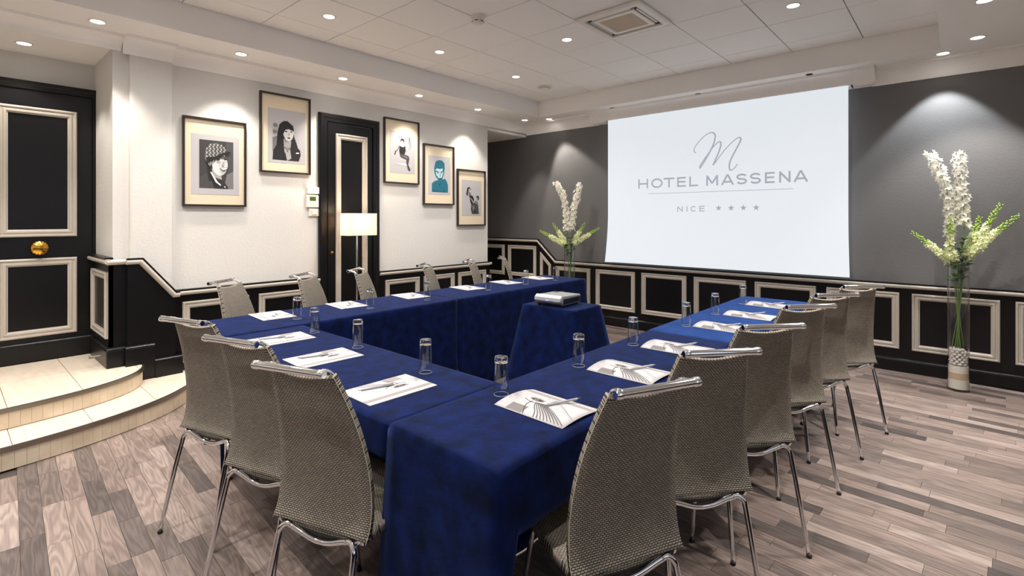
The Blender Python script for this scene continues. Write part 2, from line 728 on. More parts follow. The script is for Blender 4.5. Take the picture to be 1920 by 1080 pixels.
# pilaster beside the entrance, rounded at its top
bm = nb()
yp0, yp1, xp = .975, 1.257, XL + .046
pts = [(XL - .01, yp0), (xp - .012, yp0), (xp - .003, yp0 + .004), (xp, yp0 + .014), (xp, yp1), (XL - .01, yp1)]
prism(bm, [(a, b, .26) for a, b in pts], (0, 0, 1), 2.53)
obj('pilaster', bm, M['plaster'], wl, world=True, label='white pilaster with a rounded edge beside the entrance')
wn_ = obj('wall_near', bx(XL - .1, XR + .1, YN - .12, YN, 0, 3.12), M['plaster'])
tag(wn_, 'white wall behind the camera', kind='structure')
bm = nb()
FILL_WINS = ((-1.95, -.55), (.05, 1.45))
WZ0, WZ1 = .95, 2.45
box(bm, XR, XR + .12, YN, YF + .1, 0, WZ0)
box(bm, XR, XR + .12, YN, YF + .1, WZ1, 3.12)
for a, b in ((YN, FILL_WINS[0][0]), (FILL_WINS[0][1], FILL_WINS[1][0]), (FILL_WINS[1][1], YF + .1)):
    box(bm, XR, XR + .12, a, b, WZ0, WZ1)
wr = obj('wall_right', bm, M['plaster'])
tag(wr, 'white wall at the right side of the room', kind='structure')
wl2 = obj('wall_left_near', bx(XL - .12, XL, YN, YR0, 0, 2.84), M['plaster'])
tag(wl2, 'white plaster wall on the near side of the entrance', kind='structure')
wf = obj('wall_far', bx(-6.6, XR + .1, YF, YF + .12, 0, 2.84), M['grey_wall'])
tag(wf, 'dark grey painted wall behind the projection screen', kind='structure')
wd = obj('wall_entrance', bx(XD - .12, XD, YR0 - .1, YR + .1, 0, 2.75), M['plaster'])
tag(wd, 'white wall above the black entrance door', kind='structure')
wv = obj('wall_reveal', bx(XD - .1, XL - .12, YR, YR + .16, 0, 2.75), M['plaster'])
tag(wv, 'white side wall of the entrance recess', kind='structure')
wv2 = obj('wall_reveal_near', bx(XD - .1, XL - .12, YR0 - .16, YR0, 0, 2.75), M['plaster'])
tag(wv2, 'white near side wall of the entrance recess', kind='structure')
wb = obj('wall_passage', bx(-6.6, XL - .12, Y_END - .12, Y_END, 0, 2.84), M['plaster'])
tag(wb, 'white wall of the passage behind the pictures', kind='structure')
wb2 = obj('wall_passage_end', bx(-6.7, -6.58, Y_END - .12, YF + .1, 0, 2.84), M['grey_wall'])
tag(wb2, 'grey end wall of the passage', kind='structure')

cornice([(XL, Y_END + .852, Z_SOFF), (XL, 1.257, Z_SOFF)][::-1][::-1], 'trim_4', label='cove cornice above the picture wall')
cornice([(xp, 1.262, Z_SOFF), (xp, .93, Z_SOFF)], 'trim_5', label='cove cornice on the pilaster by the entrance', h=.125)
cornice([(XL, .93, Z_SOFF), (XL, YN, Z_SOFF)], 'trim_6', label='cove cornice along the entrance recess', h=.10)
cornice([(-3.62, YF, Z_SOFF - .0), (XL, YF, Z_SOFF)], 'trim_7', h=.15, label='cove cornice in the far left corner')
cornice([(XR, YF, Z_SOFF), (-.62, YF, Z_SOFF)], 'trim_8', h=.15, label='cove cornice above the right flower vase')
# boxed cornice carrying the screen
bm = nb()
box(bm, -3.66, -.60, 5.735, YF, 2.655, Z_SOFF)
o = obj('trim_9', bm, M['soffit'])
tag(o, 'boxed cornice projecting above the projection screen', kind='structure')
bm = nb()
sweep(bm, [(-.585, 5.735, Z_SOFF), (-3.675, 5.735, Z_SOFF)], (0, 0, 1), cornice_prof(.13, .11))
obj('cove_moulding', bm, M['soffit'], o, smooth=True, world=True)

# ------------------------------------------------------------------ wainscot, rails, panel mouldings
RAIL = [(-.004, 0), (-.004, .022), (.004, .030), (.012, .034), (.022, .034), (.030, .028), (.036, .018), (.036, 0)]
RAIL_CAP = [(0, 0), (0, .03), (-.012, .03), (-.012, 0)]
MOULD = [(0, 0), (0, .016), (.006, .022), (.014, .022), (.018, .014), (.028, .014), (.032, .019), (.044, .019), (.050, .010), (.056, .008), (.056, 0)]
BASE = [(0, 0), (0, .022), (.10, .022), (.112, .018), (.118, .010), (.125, .008), (.125, 0)]


def panel(parent, pts, nrm, name='panel_frame', w_=1.0):
    """mitred moulding around a polygon listed counter-clockwise seen from the room"""
    bm = nb()
    sweep(bm, pts, nrm, [(d * w_, h) for d, h in MOULD], closed=True)
    return obj(name, bm, M['cream'], parent, world=True)


def rect_far(x0, x1, z0, z1, y):
    return [(x0, y, z0), (x1, y, z0), (x1, y, z1), (x0, y, z1)]


def rect_left(y0, y1, z0, z1, x):
    # seen from +x: right is +y
    return [(x, y0, z0), (x, y1, z0), (x, y1, z1), (x, y0, z1)]


T = .022
# far wall: panelling raised over the passage steps, sloping down at the corner
yw = YF - T
wp = nb()
poly = [(-6.6, 0), (XR, 0), (XR, .795), (-4.325, .795), (-4.648, 1.085), (-6.6, 1.085)]
prism(wp, [(a, YF, b) for a, b in poly], (0, -1, 0), T)
wains = obj('wainscot', wp, M['black'], wf, world=True, label='black lacquered panelling below the grey wall')
bm = nb()
path = [(XR, yw, .80), (-4.315, yw, .80), (-4.64, yw, 1.09), (-6.6, yw, 1.09)]
sweep(bm, path, (0, -1, 0), RAIL)
obj('dado_rail', bm, M['cream'], wf, world=True, smooth=True, label='cream dado rail')
bm = nb()
sweep(bm, path, (0, -1, 0), RAIL_CAP)
obj('rail_cap', bm, M['black'], wf, world=True, label='thin black cap above the dado rail')
xs0 = -4.325 + .015
k = 0
x = -4.316
while x < 1.3:
    x1 = min(x + .575, XR - .05)
    panel(wains, rect_far(x, x1, .207, .722, yw), (0, -1, 0))
    x += .6655
for a, b in ((-5.93, -5.311), (-5.233, -4.678)):
    panel(wains, rect_far(a, b, .53, .995, yw), (0, -1, 0))
panel(wains, [(-4.60, yw, .24), (-4.405, yw, .24), (-4.405, yw, .735), (-4.60, yw, .915)], (0, -1, 0), w_=.8)
bm = nb()
sweep(bm, [(-4.6, yw, 0), (XR, yw, 0)], (0, -1, 0), BASE)
o = obj('baseboard_far', bm, M['black'])
tag(o, 'black skirting board below the screen wall', kind='structure')

# left wall panelling, interrupted by the service door
xw = XL + T
DY0, DY1 = 2.536, 3.246
for seg, (a, b) in enumerate(((1.257, DY0), (DY1, Y_END))):
    bm = nb()
    box(bm, XL, xw, a, b, 0, .775)
    wn = obj('wainscot', bm, M['black'], wl, world=True)
    bm = nb()
    sweep(bm, [(xw, b + (.03 if seg else 0), .78), (xw, a + (.03 if seg == 0 else 0), .78)][::-1], (1, 0, 0), [(-d + .02, h) for d, h in RAIL])
    obj('dado_rail', bm, M['cream'], wl, world=True, smooth=True)
    bm = nb()
    box(bm, XL, xw + .03, a, b, .80, .812)
    obj('rail_cap', bm, M['black'], wl, world=True)
    spans = ((1.334, 1.859), (1.948, 2.47)) if seg == 0 else ((3.324, 3.80), (3.87, 4.36), (4.43, 4.935))
    for p, q in spans:
        panel(wn, rect_left(p, q, .20, .705, xw), (1, 0, 0))
    bm = nb()
    sweep(bm, [(xw, a, 0), (xw, b, 0)], (1, 0, 0), BASE)
    o = obj('baseboard_left', bm, M['black'])
    tag(o, 'black skirting board ' + ('between pilaster and service door' if seg == 0 else 'beyond the service door'), kind='structure')
# end return of the left panelling at the passage corner
bm = nb()
box(bm, XL - .12, xw, Y_END, Y_END + T, 0, .775)
box(bm, XL - .12, xw + .03, Y_END, Y_END + T + .012, .765, .80)
obj('wainscot_return', bm, M['black'], wl, world=True)

# pilaster panelling with the raking rail
xq = xp + T
bm = nb()
poly = [(.955, .24), (1.275, .10), (1.275, .775), (1.03, 1.06), (.955, 1.06)]
prism(bm, [(xp - .06, a, b) for a, b in poly], (1, 0, 0), T + .06)
obj('pilaster_panelling', bm, M['black'], wl, world=True)
bm = nb()
path = [(xq, .945, 1.062), (xq, 1.035, 1.062), (xq, 1.262, .775), (xq, 1.30, .775)]
sweep(bm, path, (1, 0, 0), [(-d + .02, h) for d, h in RAIL])
obj('raking_rail', bm, M['cream'], wl, world=True, smooth=True, label='cream dado rail raking down beside the steps')
bm = nb()
sweep(bm, path, (1, 0, 0), [(.032, 0), (.032, .03), (.020, .03), (.020, 0)])
obj('rail_cap', bm, M['black'], wl, world=True)
bm = nb()
sweep(bm, [(xq, .94, .26), (xq, 1.13, .26)], (1, 0, 0), [(d * 1.25, h) for d, h in BASE])
sweep(bm, [(xq, 1.13, .13), (xq, 1.32, .13)], (1, 0, 0), [(d * 1.25, h) for d, h in BASE])
box(bm, XL, xq + .012, .94, 1.32, .05, .27)
obj('stepped_skirting', bm, M['black'], wl, world=True)
# plain wall strip between recess corner and pilaster
bm = nb()
box(bm, XL - .02, XL + T, YR - T, .975, .2, 1.06)
obj('corner_panelling', bm, M['black'], wl, world=True)
bm = nb()
sweep(bm, [(XL + T, YR - T - .02, 1.062), (XL + T, .96, 1.062)], (1, 0, 0), [(-d + .02, h) for d, h in RAIL])
obj('dado_rail', bm, M['cream'], wl, world=True, smooth=True)
bm = nb()
sweep(bm, [(XL + T, YR - T - .02, .26), (XL + T, .95, .26)], (1, 0, 0), [(d * 1.25, h) for d, h in BASE])
obj('skirting', bm, M['black'], wl, world=True)
# reveal of the entrance recess
yv = YR - T
bm = nb()
box(bm, XD, XL + T, yv, YR, .2, 1.06)
rv = obj('wainscot', bm, M['black'], wv, world=True)
bm = nb()
sweep(bm, [(XL + T + .03, yv, 1.086), (XD, yv, 1.086)], (0, -1, 0), RAIL)
obj('dado_rail', bm, M['cream'], wv, world=True, smooth=True)
bm = nb()
box(bm, XD, XL + T, yv - .03, YR, 1.09, 1.102)
obj('rail_cap', bm, M['black'], wv, world=True)
panel(rv, rect_far(-5.46, -4.90, .475, .985, yv), (0, -1, 0))
bm = nb()
sweep(bm, [(XD, yv, .26), (XL + T, yv, .26)], (0, -1, 0), [(d * 1.25, h) for d, h in BASE])
obj('skirting', bm, M['black'], wv, world=True)
# unseen windows added to the right wall beside the camera for cool fill daylight
for k, (a, b) in enumerate(FILL_WINS):
    wroot = empty('window_%d' % (k + 1), (XR, (a + b) / 2, WZ0), label='one of two unseen white framed windows added in the right wall for cool daylight', kind='structure')
    bm = nb()
    sweep(bm, [(XR + .05, b, WZ0), (XR + .05, a, WZ0), (XR + .05, a, WZ1), (XR + .05, b, WZ1)], (-1, 0, 0), [(0, 0), (0, .04), (.05, .04), (.05, 0)], closed=True)
    box(bm, XR + .01, XR + .05, (a + b) / 2 - .03, (a + b) / 2 + .03, WZ0 + .04, WZ1 - .04)
    obj('window_frame', bm, M['white'], wroot, world=True)
    obj('window_sill', bx(XR - .06, XR + .05, a - .04, b + .04, WZ0 - .03, WZ0), M['white'], wroot, world=True)
    for q in (0, 1):
        obj('pane', bx(XR + .025, XR + .029, a + .04 if q == 0 else (a + b) / 2 + .02, (a + b) / 2 - .02 if q == 0 else b - .04, WZ0 + .04, WZ1 - .04), M['glass'], wroot, world=True)
    pd = bpy.data.lights.new('portal', 'AREA')
    pd.shape = 'RECTANGLE'
    pd.size, pd.size_y = b - a, WZ1 - WZ0
    pd.cycles.is_portal = True
    po = bpy.data.objects.new('daylight_portal', pd)
    C.objects.link(po)
    po.parent = wroot
    po.location = (.13, 0, (WZ1 - WZ0) / 2)
    po.rotation_euler = Vector((-1, 0, 0)).to_track_quat('-Z', 'Y').to_euler()
# same panelling on the walls behind the camera
bm = nb()
box(bm, XL, XR, YN, YN + T, 0, .795)
obj('wainscot', bm, M['black'], wn_, world=True)
bm = nb()
box(bm, XR - T, XR, YN, YF, 0, .795)
obj('wainscot', bm, M['black'], wr, world=True)
bm = nb()
box(bm, XL, XL + T, YN, YR0 - .04, 0, .795)
obj('wainscot', bm, M['black'], wl2, world=True)

# ------------------------------------------------------------------ entrance door (left) and service door
def door_leaf(root, x, y0, y1, z0, z1, panels, knob=None, th=.04, hinge_y=None, plinth=None):
    bm = nb()
    box(bm, x - th, x, y0 + .003, y1 - .003, z0 + .006, z1 - .003, bevel=.003)
    leaf = obj('door_leaf', bm, M['black'], root, world=True)
    for p in panels:
        bm = nb()
        sweep(bm, rect_left(*p, x), (1, 0, 0), [(d * 1.05, h) for d, h in MOULD], closed=True)
        obj('panel_moulding', bm, M['cream'], leaf, world=True)
    if plinth:
        bm = nb()
        sweep(bm, [(x, y0 + .01, z0 + .008), (x, y1 - .01, z0 + .008)], (1, 0, 0), [(d * plinth, h * .8) for d, h in BASE])
        obj('kick_board', bm, M['black'], leaf, world=True)
    if hinge_y is not None:
        for hz in (z0 + .25, z0 + .95, z1 - .3):
            bm = nb()
            tube(bm, [(x + .006, hinge_y, hz - .05), (x + .006, hinge_y, hz + .05)], .008, 8)
            obj('hinge', bm, M['black'], leaf, world=True)
    return leaf


d1 = empty('door_1', (XD, .52, Z_PLAT), label='black entrance door with two cream framed panels', kind='structure')
xdl = XD + .06
bm = nb()
F1 = [(0, 0), (0, .045), (.012, .052), (.030, .052), (.036, .045), (.062, .045), (.068, .036), (.068, 0)]
sweep(bm, [(XD + .03, .918, Z_PLAT), (XD + .03, .918, 2.49), (XD + .03, -.60, 2.49), (XD + .03, -.60, Z_PLAT)], (1, 0, 0), F1)
obj('door_frame', bm, M['black'], d1, world=True)
lf = door_leaf(d1, xdl, .16, .865, Z_PLAT, 2.425, [(.285, .752, 1.255, 2.285), (.285, .752, .46, 1.082)], hinge_y=.862, plinth=1.25)
bm = nb()
lathe(bm, [(.012, 0), (.012, .035), (.030, .038), (.052, .044), (.056, .052), (.050, .062), (.030, .072), (.012, .076)], 32)
for vtx in bm.verts:                        # fluted rosette
    r = math.hypot(vtx.co.x, vtx.co.y)
    if r > .025:
        a = math.atan2(vtx.co.y, vtx.co.x)
        vtx.co.z += .010 * math.cos(16 * a) * (r / .056) if vtx.co.z > .05 else 0
bmesh.ops.rotate(bm, verts=bm.verts, cent=(0, 0, 0), matrix=Matrix.Rotation(PI / 2, 3, 'Y'))
bmesh.ops.translate(bm, verts=bm.verts, vec=(xdl, .52, 1.168))
obj('door_knob', bm, M['brass'], lf, world=True, smooth='all', label='round fluted brass knob in the middle of the door')
lf = door_leaf(d1, xdl, -.545, .155, Z_PLAT, 2.425, [(-.432, .035, 1.255, 2.285), (-.432, .035, .46, 1.082)], hinge_y=-.542, plinth=1.25)

d2 = empty('door_2', (XL, 2.89, 0), label='narrow black service door with a tall cream framed panel', kind='structure')
bm = nb()
F2 = [(0, 0), (0, .030), (.014, .042), (.040, .042), (.046, .034), (.082, .034), (.086, .022), (.086, 0)]
sweep(bm, [(XL, DY1, 0), (XL, DY1, 2.482), (XL, DY0, 2.482), (XL, DY0, 0)], (1, 0, 0), F2)
obj('door_frame', bm, M['black'], d2, world=True)
lf = door_leaf(d2, XL + .026, DY0 + .09, DY1 - .09, 0, 2.39, [(2.716, 3.085, .30, 2.285)], th=.026)
bm = nb()
lathe(bm, [(.016, 0), (.016, .004), (.008, .006), (.007, .02), (.004, .022)], 16)
bmesh.ops.rotate(bm, verts=bm.verts, cent=(0, 0, 0), matrix=Matrix.Rotation(PI / 2, 3, 'Y'))
bmesh.ops.translate(bm, verts=bm.verts, vec=(XL + .026, 2.672, 1.05))
obj('lock_cylinder', bm, M['brass'], lf, world=True, smooth=True, label='small brass lock')

# ------------------------------------------------------------------ curved entrance steps
def ell(a, b, n, yc, k=40, y_lim=None):
    pts = []
    for i in range(k + 1):
        t = PI / 2 - PI * i / k
        c_, s_ = math.cos(t), math.sin(t)
        pts.append((XL + a * abs(c_) ** (2 / n), yc + b * math.copysign(abs(s_) ** (2 / n), s_)))
    return pts


def curved_step(name, a, b, n, yc, z0, z1, back, label):
    root = empty(name, (XL, yc, z0), label=label, cat='step')
    pts = ell(a, b, n, yc, 56)
    # core
    bm = nb()
    poly = [(x, y) for x, y in pts]
    if back:
        core = [(XD, YR), (XL - .001, YR)] + [(x, min(y, 1.2)) for x, y in poly] + [(XL - .001, YR0), (XD, YR0)]
        core = [(XL, YR)] + poly + [(XL, YR0), (XD, YR0), (XD, YR)]
    else:
        core = poly
    prism(bm, [(x - (.012 if x > XL + .01 else 0), y, z0) for x, y in core], (0, 0, 1), z1 - z0 - .016)
    obj('core', bm, M['riser'], root, world=True)
    # tread tiles cut by straight joints
    xs = [XD - .3, XL - .02] if back else [XL - .1]
    gy = [-1.9, -1.52, -1.14, -.76, -.40, -.06, .265, .628, 1.0, 1.4]
    gxs = [-9, 9]
    if back:
        gxs = [-9, -4.98, 9]
    for j in range(len(gy) - 1):
        for i in range(len(gxs) - 1):
            bm = nb()
            f = bm.faces.new([bm.verts.new((x - (.010 if x > XL + .01 else 0), y, z1 - .016)) for x, y in core])
            g = .0018
            for co, no in (((0, gy[j] + g, 0), (0, -1, 0)), ((0, gy[j + 1] - g, 0), (0, 1, 0)), ((gxs[i] + g, 0, 0), (-1, 0, 0)), ((gxs[i + 1] - g, 0, 0), (1, 0, 0))):
                bmesh.ops.bisect_plane(bm, geom=bm.verts[:] + bm.edges[:] + bm.faces[:], plane_co=co, plane_no=no, clear_outer=True)
            if not bm.faces:
                bm.free()
                continue
            r = bmesh.ops.extrude_face_region(bm, geom=bm.faces[:])
            bmesh.ops.translate(bm, verts=[e for e in r['geom'] if isinstance(e, bmesh.types.BMVert)], vec=(0, 0, .016))
            obj('tread_tile', bm, M['stone'], root, world=True)
    # riser tiles along the curve
    L = [0]
    fine = ell(a, b, n, yc, 400)
    for p, q in zip(fine, fine[1:]):
        L.append(L[-1] + math.hypot(q[0] - p[0], q[1] - p[1]))
    step_len = .0515

    def at(d):
        d = max(0, min(L[-1], d))
        lo, hi = 0, len(L) - 1
        while hi - lo > 1:
            m_ = (lo + hi) // 2
            if L[m_] <= d: lo = m_
            else: hi = m_
        t = (d - L[lo]) / max(1e-9, L[hi] - L[lo])
        x = fine[lo][0] + t * (fine[hi][0] - fine[lo][0])
        y = fine[lo][1] + t * (fine[hi][1] - fine[lo][1])
        return x, y
    d = 0.0
    while d < L[-1] - .01:
        e = min(d + step_len, L[-1])
        ps = [at(d + .0006), at((d + e) / 2), at(e - .0006)]
        if ps[1][1] > -1.3:
            bm = nb()
            pj = random.uniform(-.0005, .0005)
            mid = Vector((XL, yc))
            outer = [(x, y) for x, y in ps]
            inner = []
            for (x, y) in ps:
                t = Vector((x - XL, (y - yc) * (a / b) ** 2)).normalized()
                inner.append((x - t.x * .012, y - t.y * .012))
            prism(bm, [(x + pj, y, z0 + .004) for x, y in outer] + [(x, y, z0 + .004) for x, y in inner[::-1]], (0, 0, 1), z1 - z0 - .028)
            obj('riser_tile', bm, M['riser'], root, world=True)
        d = e
    # metal nosing
    bm = nb()
    sweep(bm, [(x, y, z1) for x, y in pts], (0, 0, 1), [(.010, .002), (-.004, .002), (-.007, -.004), (-.007, -.022), (.004, -.026), (.010, -.026)])
    obj('nosing', bm, M['steel'], root, world=True, smooth=True, label='curved metal edge strip')
    return root


curved_step('curved_step', .935, 1.50, 2.2, -.10, 0, .133, False, 'lower curved beige tiled step with metal edge in front of the entrance')
curved_step('curved_step', .605, 1.15, 2.4, -.10, .133, Z_PLAT, True, 'upper curved beige tiled step forming the landing of the black entrance door')
# landing of the passage behind the picture wall
bm = nb()
box(bm, -6.58, -4.72, Y_END, YF - T, 0, .28)
box(bm, -4.72, -4.45, Y_END + .02, YF - T, 0, .14)
o = obj('passage_landing', bm, M['riser'])
tag(origin_to(o, (-5.0, 5.4, 0)), 'raised tiled landing in the passage at the far left corner', kind='structure')

# door stop on the recess skirting
bm = nb()
lathe(bm, [(.011, 0), (.011, .004), (.006, .006), (.006, .05), (.011, .052), (.012, .075), (.008, .078)], 12)
bmesh.ops.rotate(bm, verts=bm.verts, cent=(0, 0, 0), matrix=Matrix.Rotation(PI / 2, 3, 'X'))
o = obj('door_stop', bm, M['steel'], smooth=True)
o.location = (-5.02, yv - .02, .33)
tag(o, 'small metal door stop low on the recess skirting', 'door stop')

# ------------------------------------------------------------------ picture frames
def E(cx, cy, rx, ry, n=18, a0=0, a1=2 * PI, rot=0):
    out = []
    for i in range(n):
        a = a0 + (a1 - a0) * i / (n if abs(a1 - a0) > 6.2 else n - 1)
        x, y = rx * math.cos(a), ry * math.sin(a)
        out.append((cx + x * math.cos(rot) - y * math.sin(rot), cy + x * math.sin(rot) + y * math.cos(rot)))
    return out


def art_mesh(layers, fr, x):
    """flat print: polygons in picture coordinates (u right, v down, 0..1 of the frame)"""
    y0, y1, z0, z1 = fr
    tones = []
    bm = nb()
    d = 0.0
    for poly, tone in layers:
        if tone not in tones:
            tones.append(tone)
        d += .00012
        vsx = [bm.verts.new((x + d, y0 + u * (y1 - y0), z1 - v * (z1 - z0))) for u, v in poly]
        f = bm.faces.new(vsx)
        f.material_index = tones.index(tone)
        f.normal_update()
        if f.normal.x < 0:
            f.normal_flip()
    ms = [flat('print tone %d %d %d' % t, *t) for t in tones]
    return bm, ms


def picture(fr, layers, paper, label):
    y0, y1, z0, z1 = fr
    root = empty('picture_frame', (XL, (y0 + y1) / 2, z0), label=label, cat='picture', group='framed pictures on the white wall')
    x = XL + .003
    bm = nb()
    sweep(bm, rect_left(*fr, x), (1, 0, 0), [(0, 0), (0, .030), (.003, .033), (.013, .033), (.016, .028), (.016, 0)], closed=True)
    obj('frame', bm, M['frame'], root, world=True)
    bm = nb()
    box(bm, x, x + .012, y0 + .012, y1 - .012, z0 + .012, z1 - .012)
    obj('mat_board', bm, M['matboard'], root, world=True)
    u0, u1, v0, v1 = paper
    bm = nb()
    box(bm, x + .010, x + .0135, y0 + u0 * (y1 - y0), y0 + u1 * (y1 - y0), z1 - v1 * (z1 - z0), z1 - v0 * (z1 - z0))
    pp = obj('print_paper', bm, M['paper'], root, world=True)
    bm, ms = art_mesh(layers, fr, x + .0137)
    obj('printed_image', bm, None, pp, world=True, mats=ms, recalc=False)
    return root


def sub(layers, u0, u1, v0, v1):
    return [([(u0 + a * (u1 - u0), v0 + b * (v1 - v0)) for a, b in p], t) for p, t in layers]


R_ = lambda a, b, c, d: [(a, b), (c, b), (c, d), (a, d)]
K = (28, 27, 28); G1 = (70, 68, 68); G2 = (120, 117, 116); G3 = (170, 167, 165); LT = (222, 219, 216); WH = (242, 240, 238)
# smiling woman in a checked cap
cap = [(.16, .40), (.18, .20), (.30, .08), (.48, .05), (.64, .08), (.76, .17), (.80, .24), (.60, .27), (.46, .33), (.30, .45), (.22, .47)]
a1 = [(R_(0, 0, 1, 1), (58, 56, 57)), (R_(.78, 0, 1, .7), (74, 72, 72)), ([(0, .78), (.2, .68), (.36, .74), (.6, 1), (0, 1)], G1), ([(.8, .7), (1, .62), (1, 1), (.72, 1)], G2),
      ([(.2, .44), (.34, .44), (.42, .82), (.28, .86), (.22, .66)], (40, 38, 39)),
      ([(.36, .58), (.62, .62), (.66, .86), (.5, .92), (.38, .78)], G3), ([(.34, .74), (.68, .82), (.86, .98), (.8, 1), (.42, 1)], (46, 44, 45)),
      (E(.60, .50, .23, .225, 24, rot=-.25), LT), (E(.30, .46, .055, .07), LT),
      ([(.44, .30), (.78, .28), (.82, .45), (.80, .38), (.5, .38), (.40, .50)], G2),
      (cap, G2)]
for i in range(15):
    for j in range(10):
        cx, cy = .20 + i * .052 + (j % 2) * .026, .08 + j * .042
        if ((cx - .47) / .32) ** 2 + ((cy - .25) / .2) ** 2 < 1 and cy < .36 - .15 * (cx - .3):
            a1.append((R_(cx, cy, cx + .028, cy + .024), K if (i + j) % 2 else LT))
a1 += [([(.18, .36), (.42, .34), (.62, .26), (.86, .20), (.92, .23), (.66, .31), (.46, .38), (.24, .48)], K),
       (E(.535, .395, .05, .018), K), (E(.75, .375, .045, .017), K), ([(.47, .365), (.6, .345), (.6, .355), (.47, .375)], K), ([(.70, .345), (.82, .335), (.82, .345), (.70, .353)], K),
       ([(.67, .40), (.74, .50), (.68, .515), (.65, .50)], G3), ([(.57, .565), (.70, .555), (.84, .535), (.80, .60), (.70, .625), (.62, .61)], G1), ([(.60, .572), (.82, .548), (.76, .595), (.66, .605)], WH),
       (E(.58, .44, .05, .014), G3), ([(.30, .66), (.34, .66), (.52, .86), (.62, .92), (.60, .94), (.46, .87)], WH), ([(.70, .94), (.76, .96), (.73, .98)], WH), (E(.3, .5, .02, .05), G2)]
# woman with long dark hair
a2 = [([(0, .10), (.09, .06), (.2, .12), (.2, .3), (.12, .4), (0, .38)], G3), (E(.1, .14, .08, .05), G2), (E(.08, .3, .07, .05), G2), ([(0, .45), (.16, .4), (.2, .7), (0, .8)], G2),
      ([(0, 1), (.02, .78), (.14, .62), (.17, .30), (.24, .10), (.38, .01), (.52, 0), (.64, .06), (.72, .2), (.77, .4), (.84, .52), (.90, .66), (.98, .72), (1, .84), (.93, 1)], K),
      ([(.38, .46), (.66, .5), (.62, .72), (.66, .94), (.52, 1), (.44, .94), (.40, .7)], G3), (E(.555, .30, .185, .205, 22), LT), ([(.33, .2), (.38, .06), (.56, .03), (.72, .10), (.76, .24), (.66, .225), (.56, .20), (.44, .23), (.37, .34)], K),
      (E(.47, .265, .05, .017), G1), (E(.66, .262, .045, .016), G1), (E(.47, .268, .025, .012), K), (E(.66, .265, .022, .012), K), ([(.56, .27), (.60, .36), (.55, .37)], G3), (E(.57, .425, .06, .02), G1), ([(.38, .36), (.46, .48), (.56, .52), (.44, .52)], G2),
      ([(.40, .66), (.64, .66), (.62, .70), (.42, .70)], (150, 146, 144)), (E(.43, .68, .02, .015), K), (E(.50, .71, .02, .015), K), (E(.57, .71, .02, .015), K), (E(.62, .68, .018, .014), K), (E(.52, .76, .018, .02), K),
      ([(.44, .8), (.50, .99), (.42, .99), (.36, .84)], K), ([(.82, .78), (.93, .77), (.94, .80), (.83, .81)], WH)]
# seated dancer
a3 = []
rr = random.Random(5)
for i in range(9):
    u = .05 + i * .1
    h = rr.uniform(.1, .22)
    a3.append(([(u, .0 + rr.uniform(0, .05)), (u + .03, .0), (u + .06, h), (u + .045, h + .02)], rr.choice((G2, G3, LT))))
for i in range(4):
    a3.append(([(.68 + i * .06, .02), (.70 + i * .06, .02), (.74 + i * .05, .46 - .06 * i), (.73 + i * .05, .48 - .06 * i)], rr.choice((G1, G2, G3))))
a3 += [([(0, .80), (.5, .78), (.9, .84), (.5, .85)], LT), (E(.42, .14, .10, .06), K), ([(.36, .13), (.48, .14), (.47, .21), (.41, .23), (.36, .19)], G3), ([(.40, .2), (.46, .2), (.52, .26), (.56, .30), (.30, .30), (.34, .26)], LT),
       ([(.28, .29), (.36, .31), (.46, .33), (.56, .27), (.58, .42), (.52, .54), (.30, .54), (.26, .44)], K), ([(.24, .28), (.30, .30), (.20, .42), (.06, .50), (.05, .47), (.16, .40)], G2), ([(.56, .28), (.64, .33), (.66, .44), (.60, .47), (.60, .38)], G3),
       ([(.30, .53), (.50, .52), (.74, .56), (.78, .64), (.72, .80), (.84, .95), (.80, .99), (.70, .94), (.62, .76), (.62, .66), (.40, .62), (.30, .58)], G1), ([(.36, .55), (.6, .57), (.7, .6), (.68, .63), (.5, .6)], G2), ([(.02, .55), (.06, .44), (.10, .44), (.06, .56)], K)]
# man printed in teal
TE = (22, 104, 124); TD = (12, 82, 102); TL = (176, 205, 212)
a4 = [(E(.46, .30, .32, .30, 26), TE), ([(.16, .22), (.22, .06), (.40, 0), (.62, 0), (.78, .08), (.80, .26), (.74, .3), (.2, .3)], TE), ([(0, 1), (0, .74), (.16, .66), (.40, .62), (.66, .60), (.80, .56), (.92, .64), (1, .76), (1, 1)], TE),
      ([(.22, .30), (.34, .26), (.50, .28), (.66, .24), (.70, .40), (.64, .54), (.56, .60), (.48, .61), (.38, .58), (.26, .46)], TL), ([(.38, .56), (.64, .54), (.68, .66), (.36, .68)], TE),
      ([(.24, .33), (.44, .36), (.44, .385), (.24, .37)], TD), ([(.54, .36), (.70, .30), (.70, .33), (.55, .39)], TD), (E(.36, .405, .05, .014), TD), (E(.60, .39, .05, .014), TD), ([(.48, .40), (.52, .40), (.56, .50), (.48, .52)], (110, 164, 178)), (E(.52, .565, .07, .016), TD), ([(.26, .48), (.34, .50), (.44, .64), (.38, .64)], TE), ([(.60, .56), (.68, .42), (.7, .5), (.58, .66)], TE),
      ([(.30, .68), (.44, .74), (.56, .66), (.5, .82)], TD), (R_(.14, .93, .2, 1), TD), (R_(.3, .93, .36, 1), TD), (R_(.5, .94, .56, 1), TD), (R_(.7, .93, .78, 1), TD)]
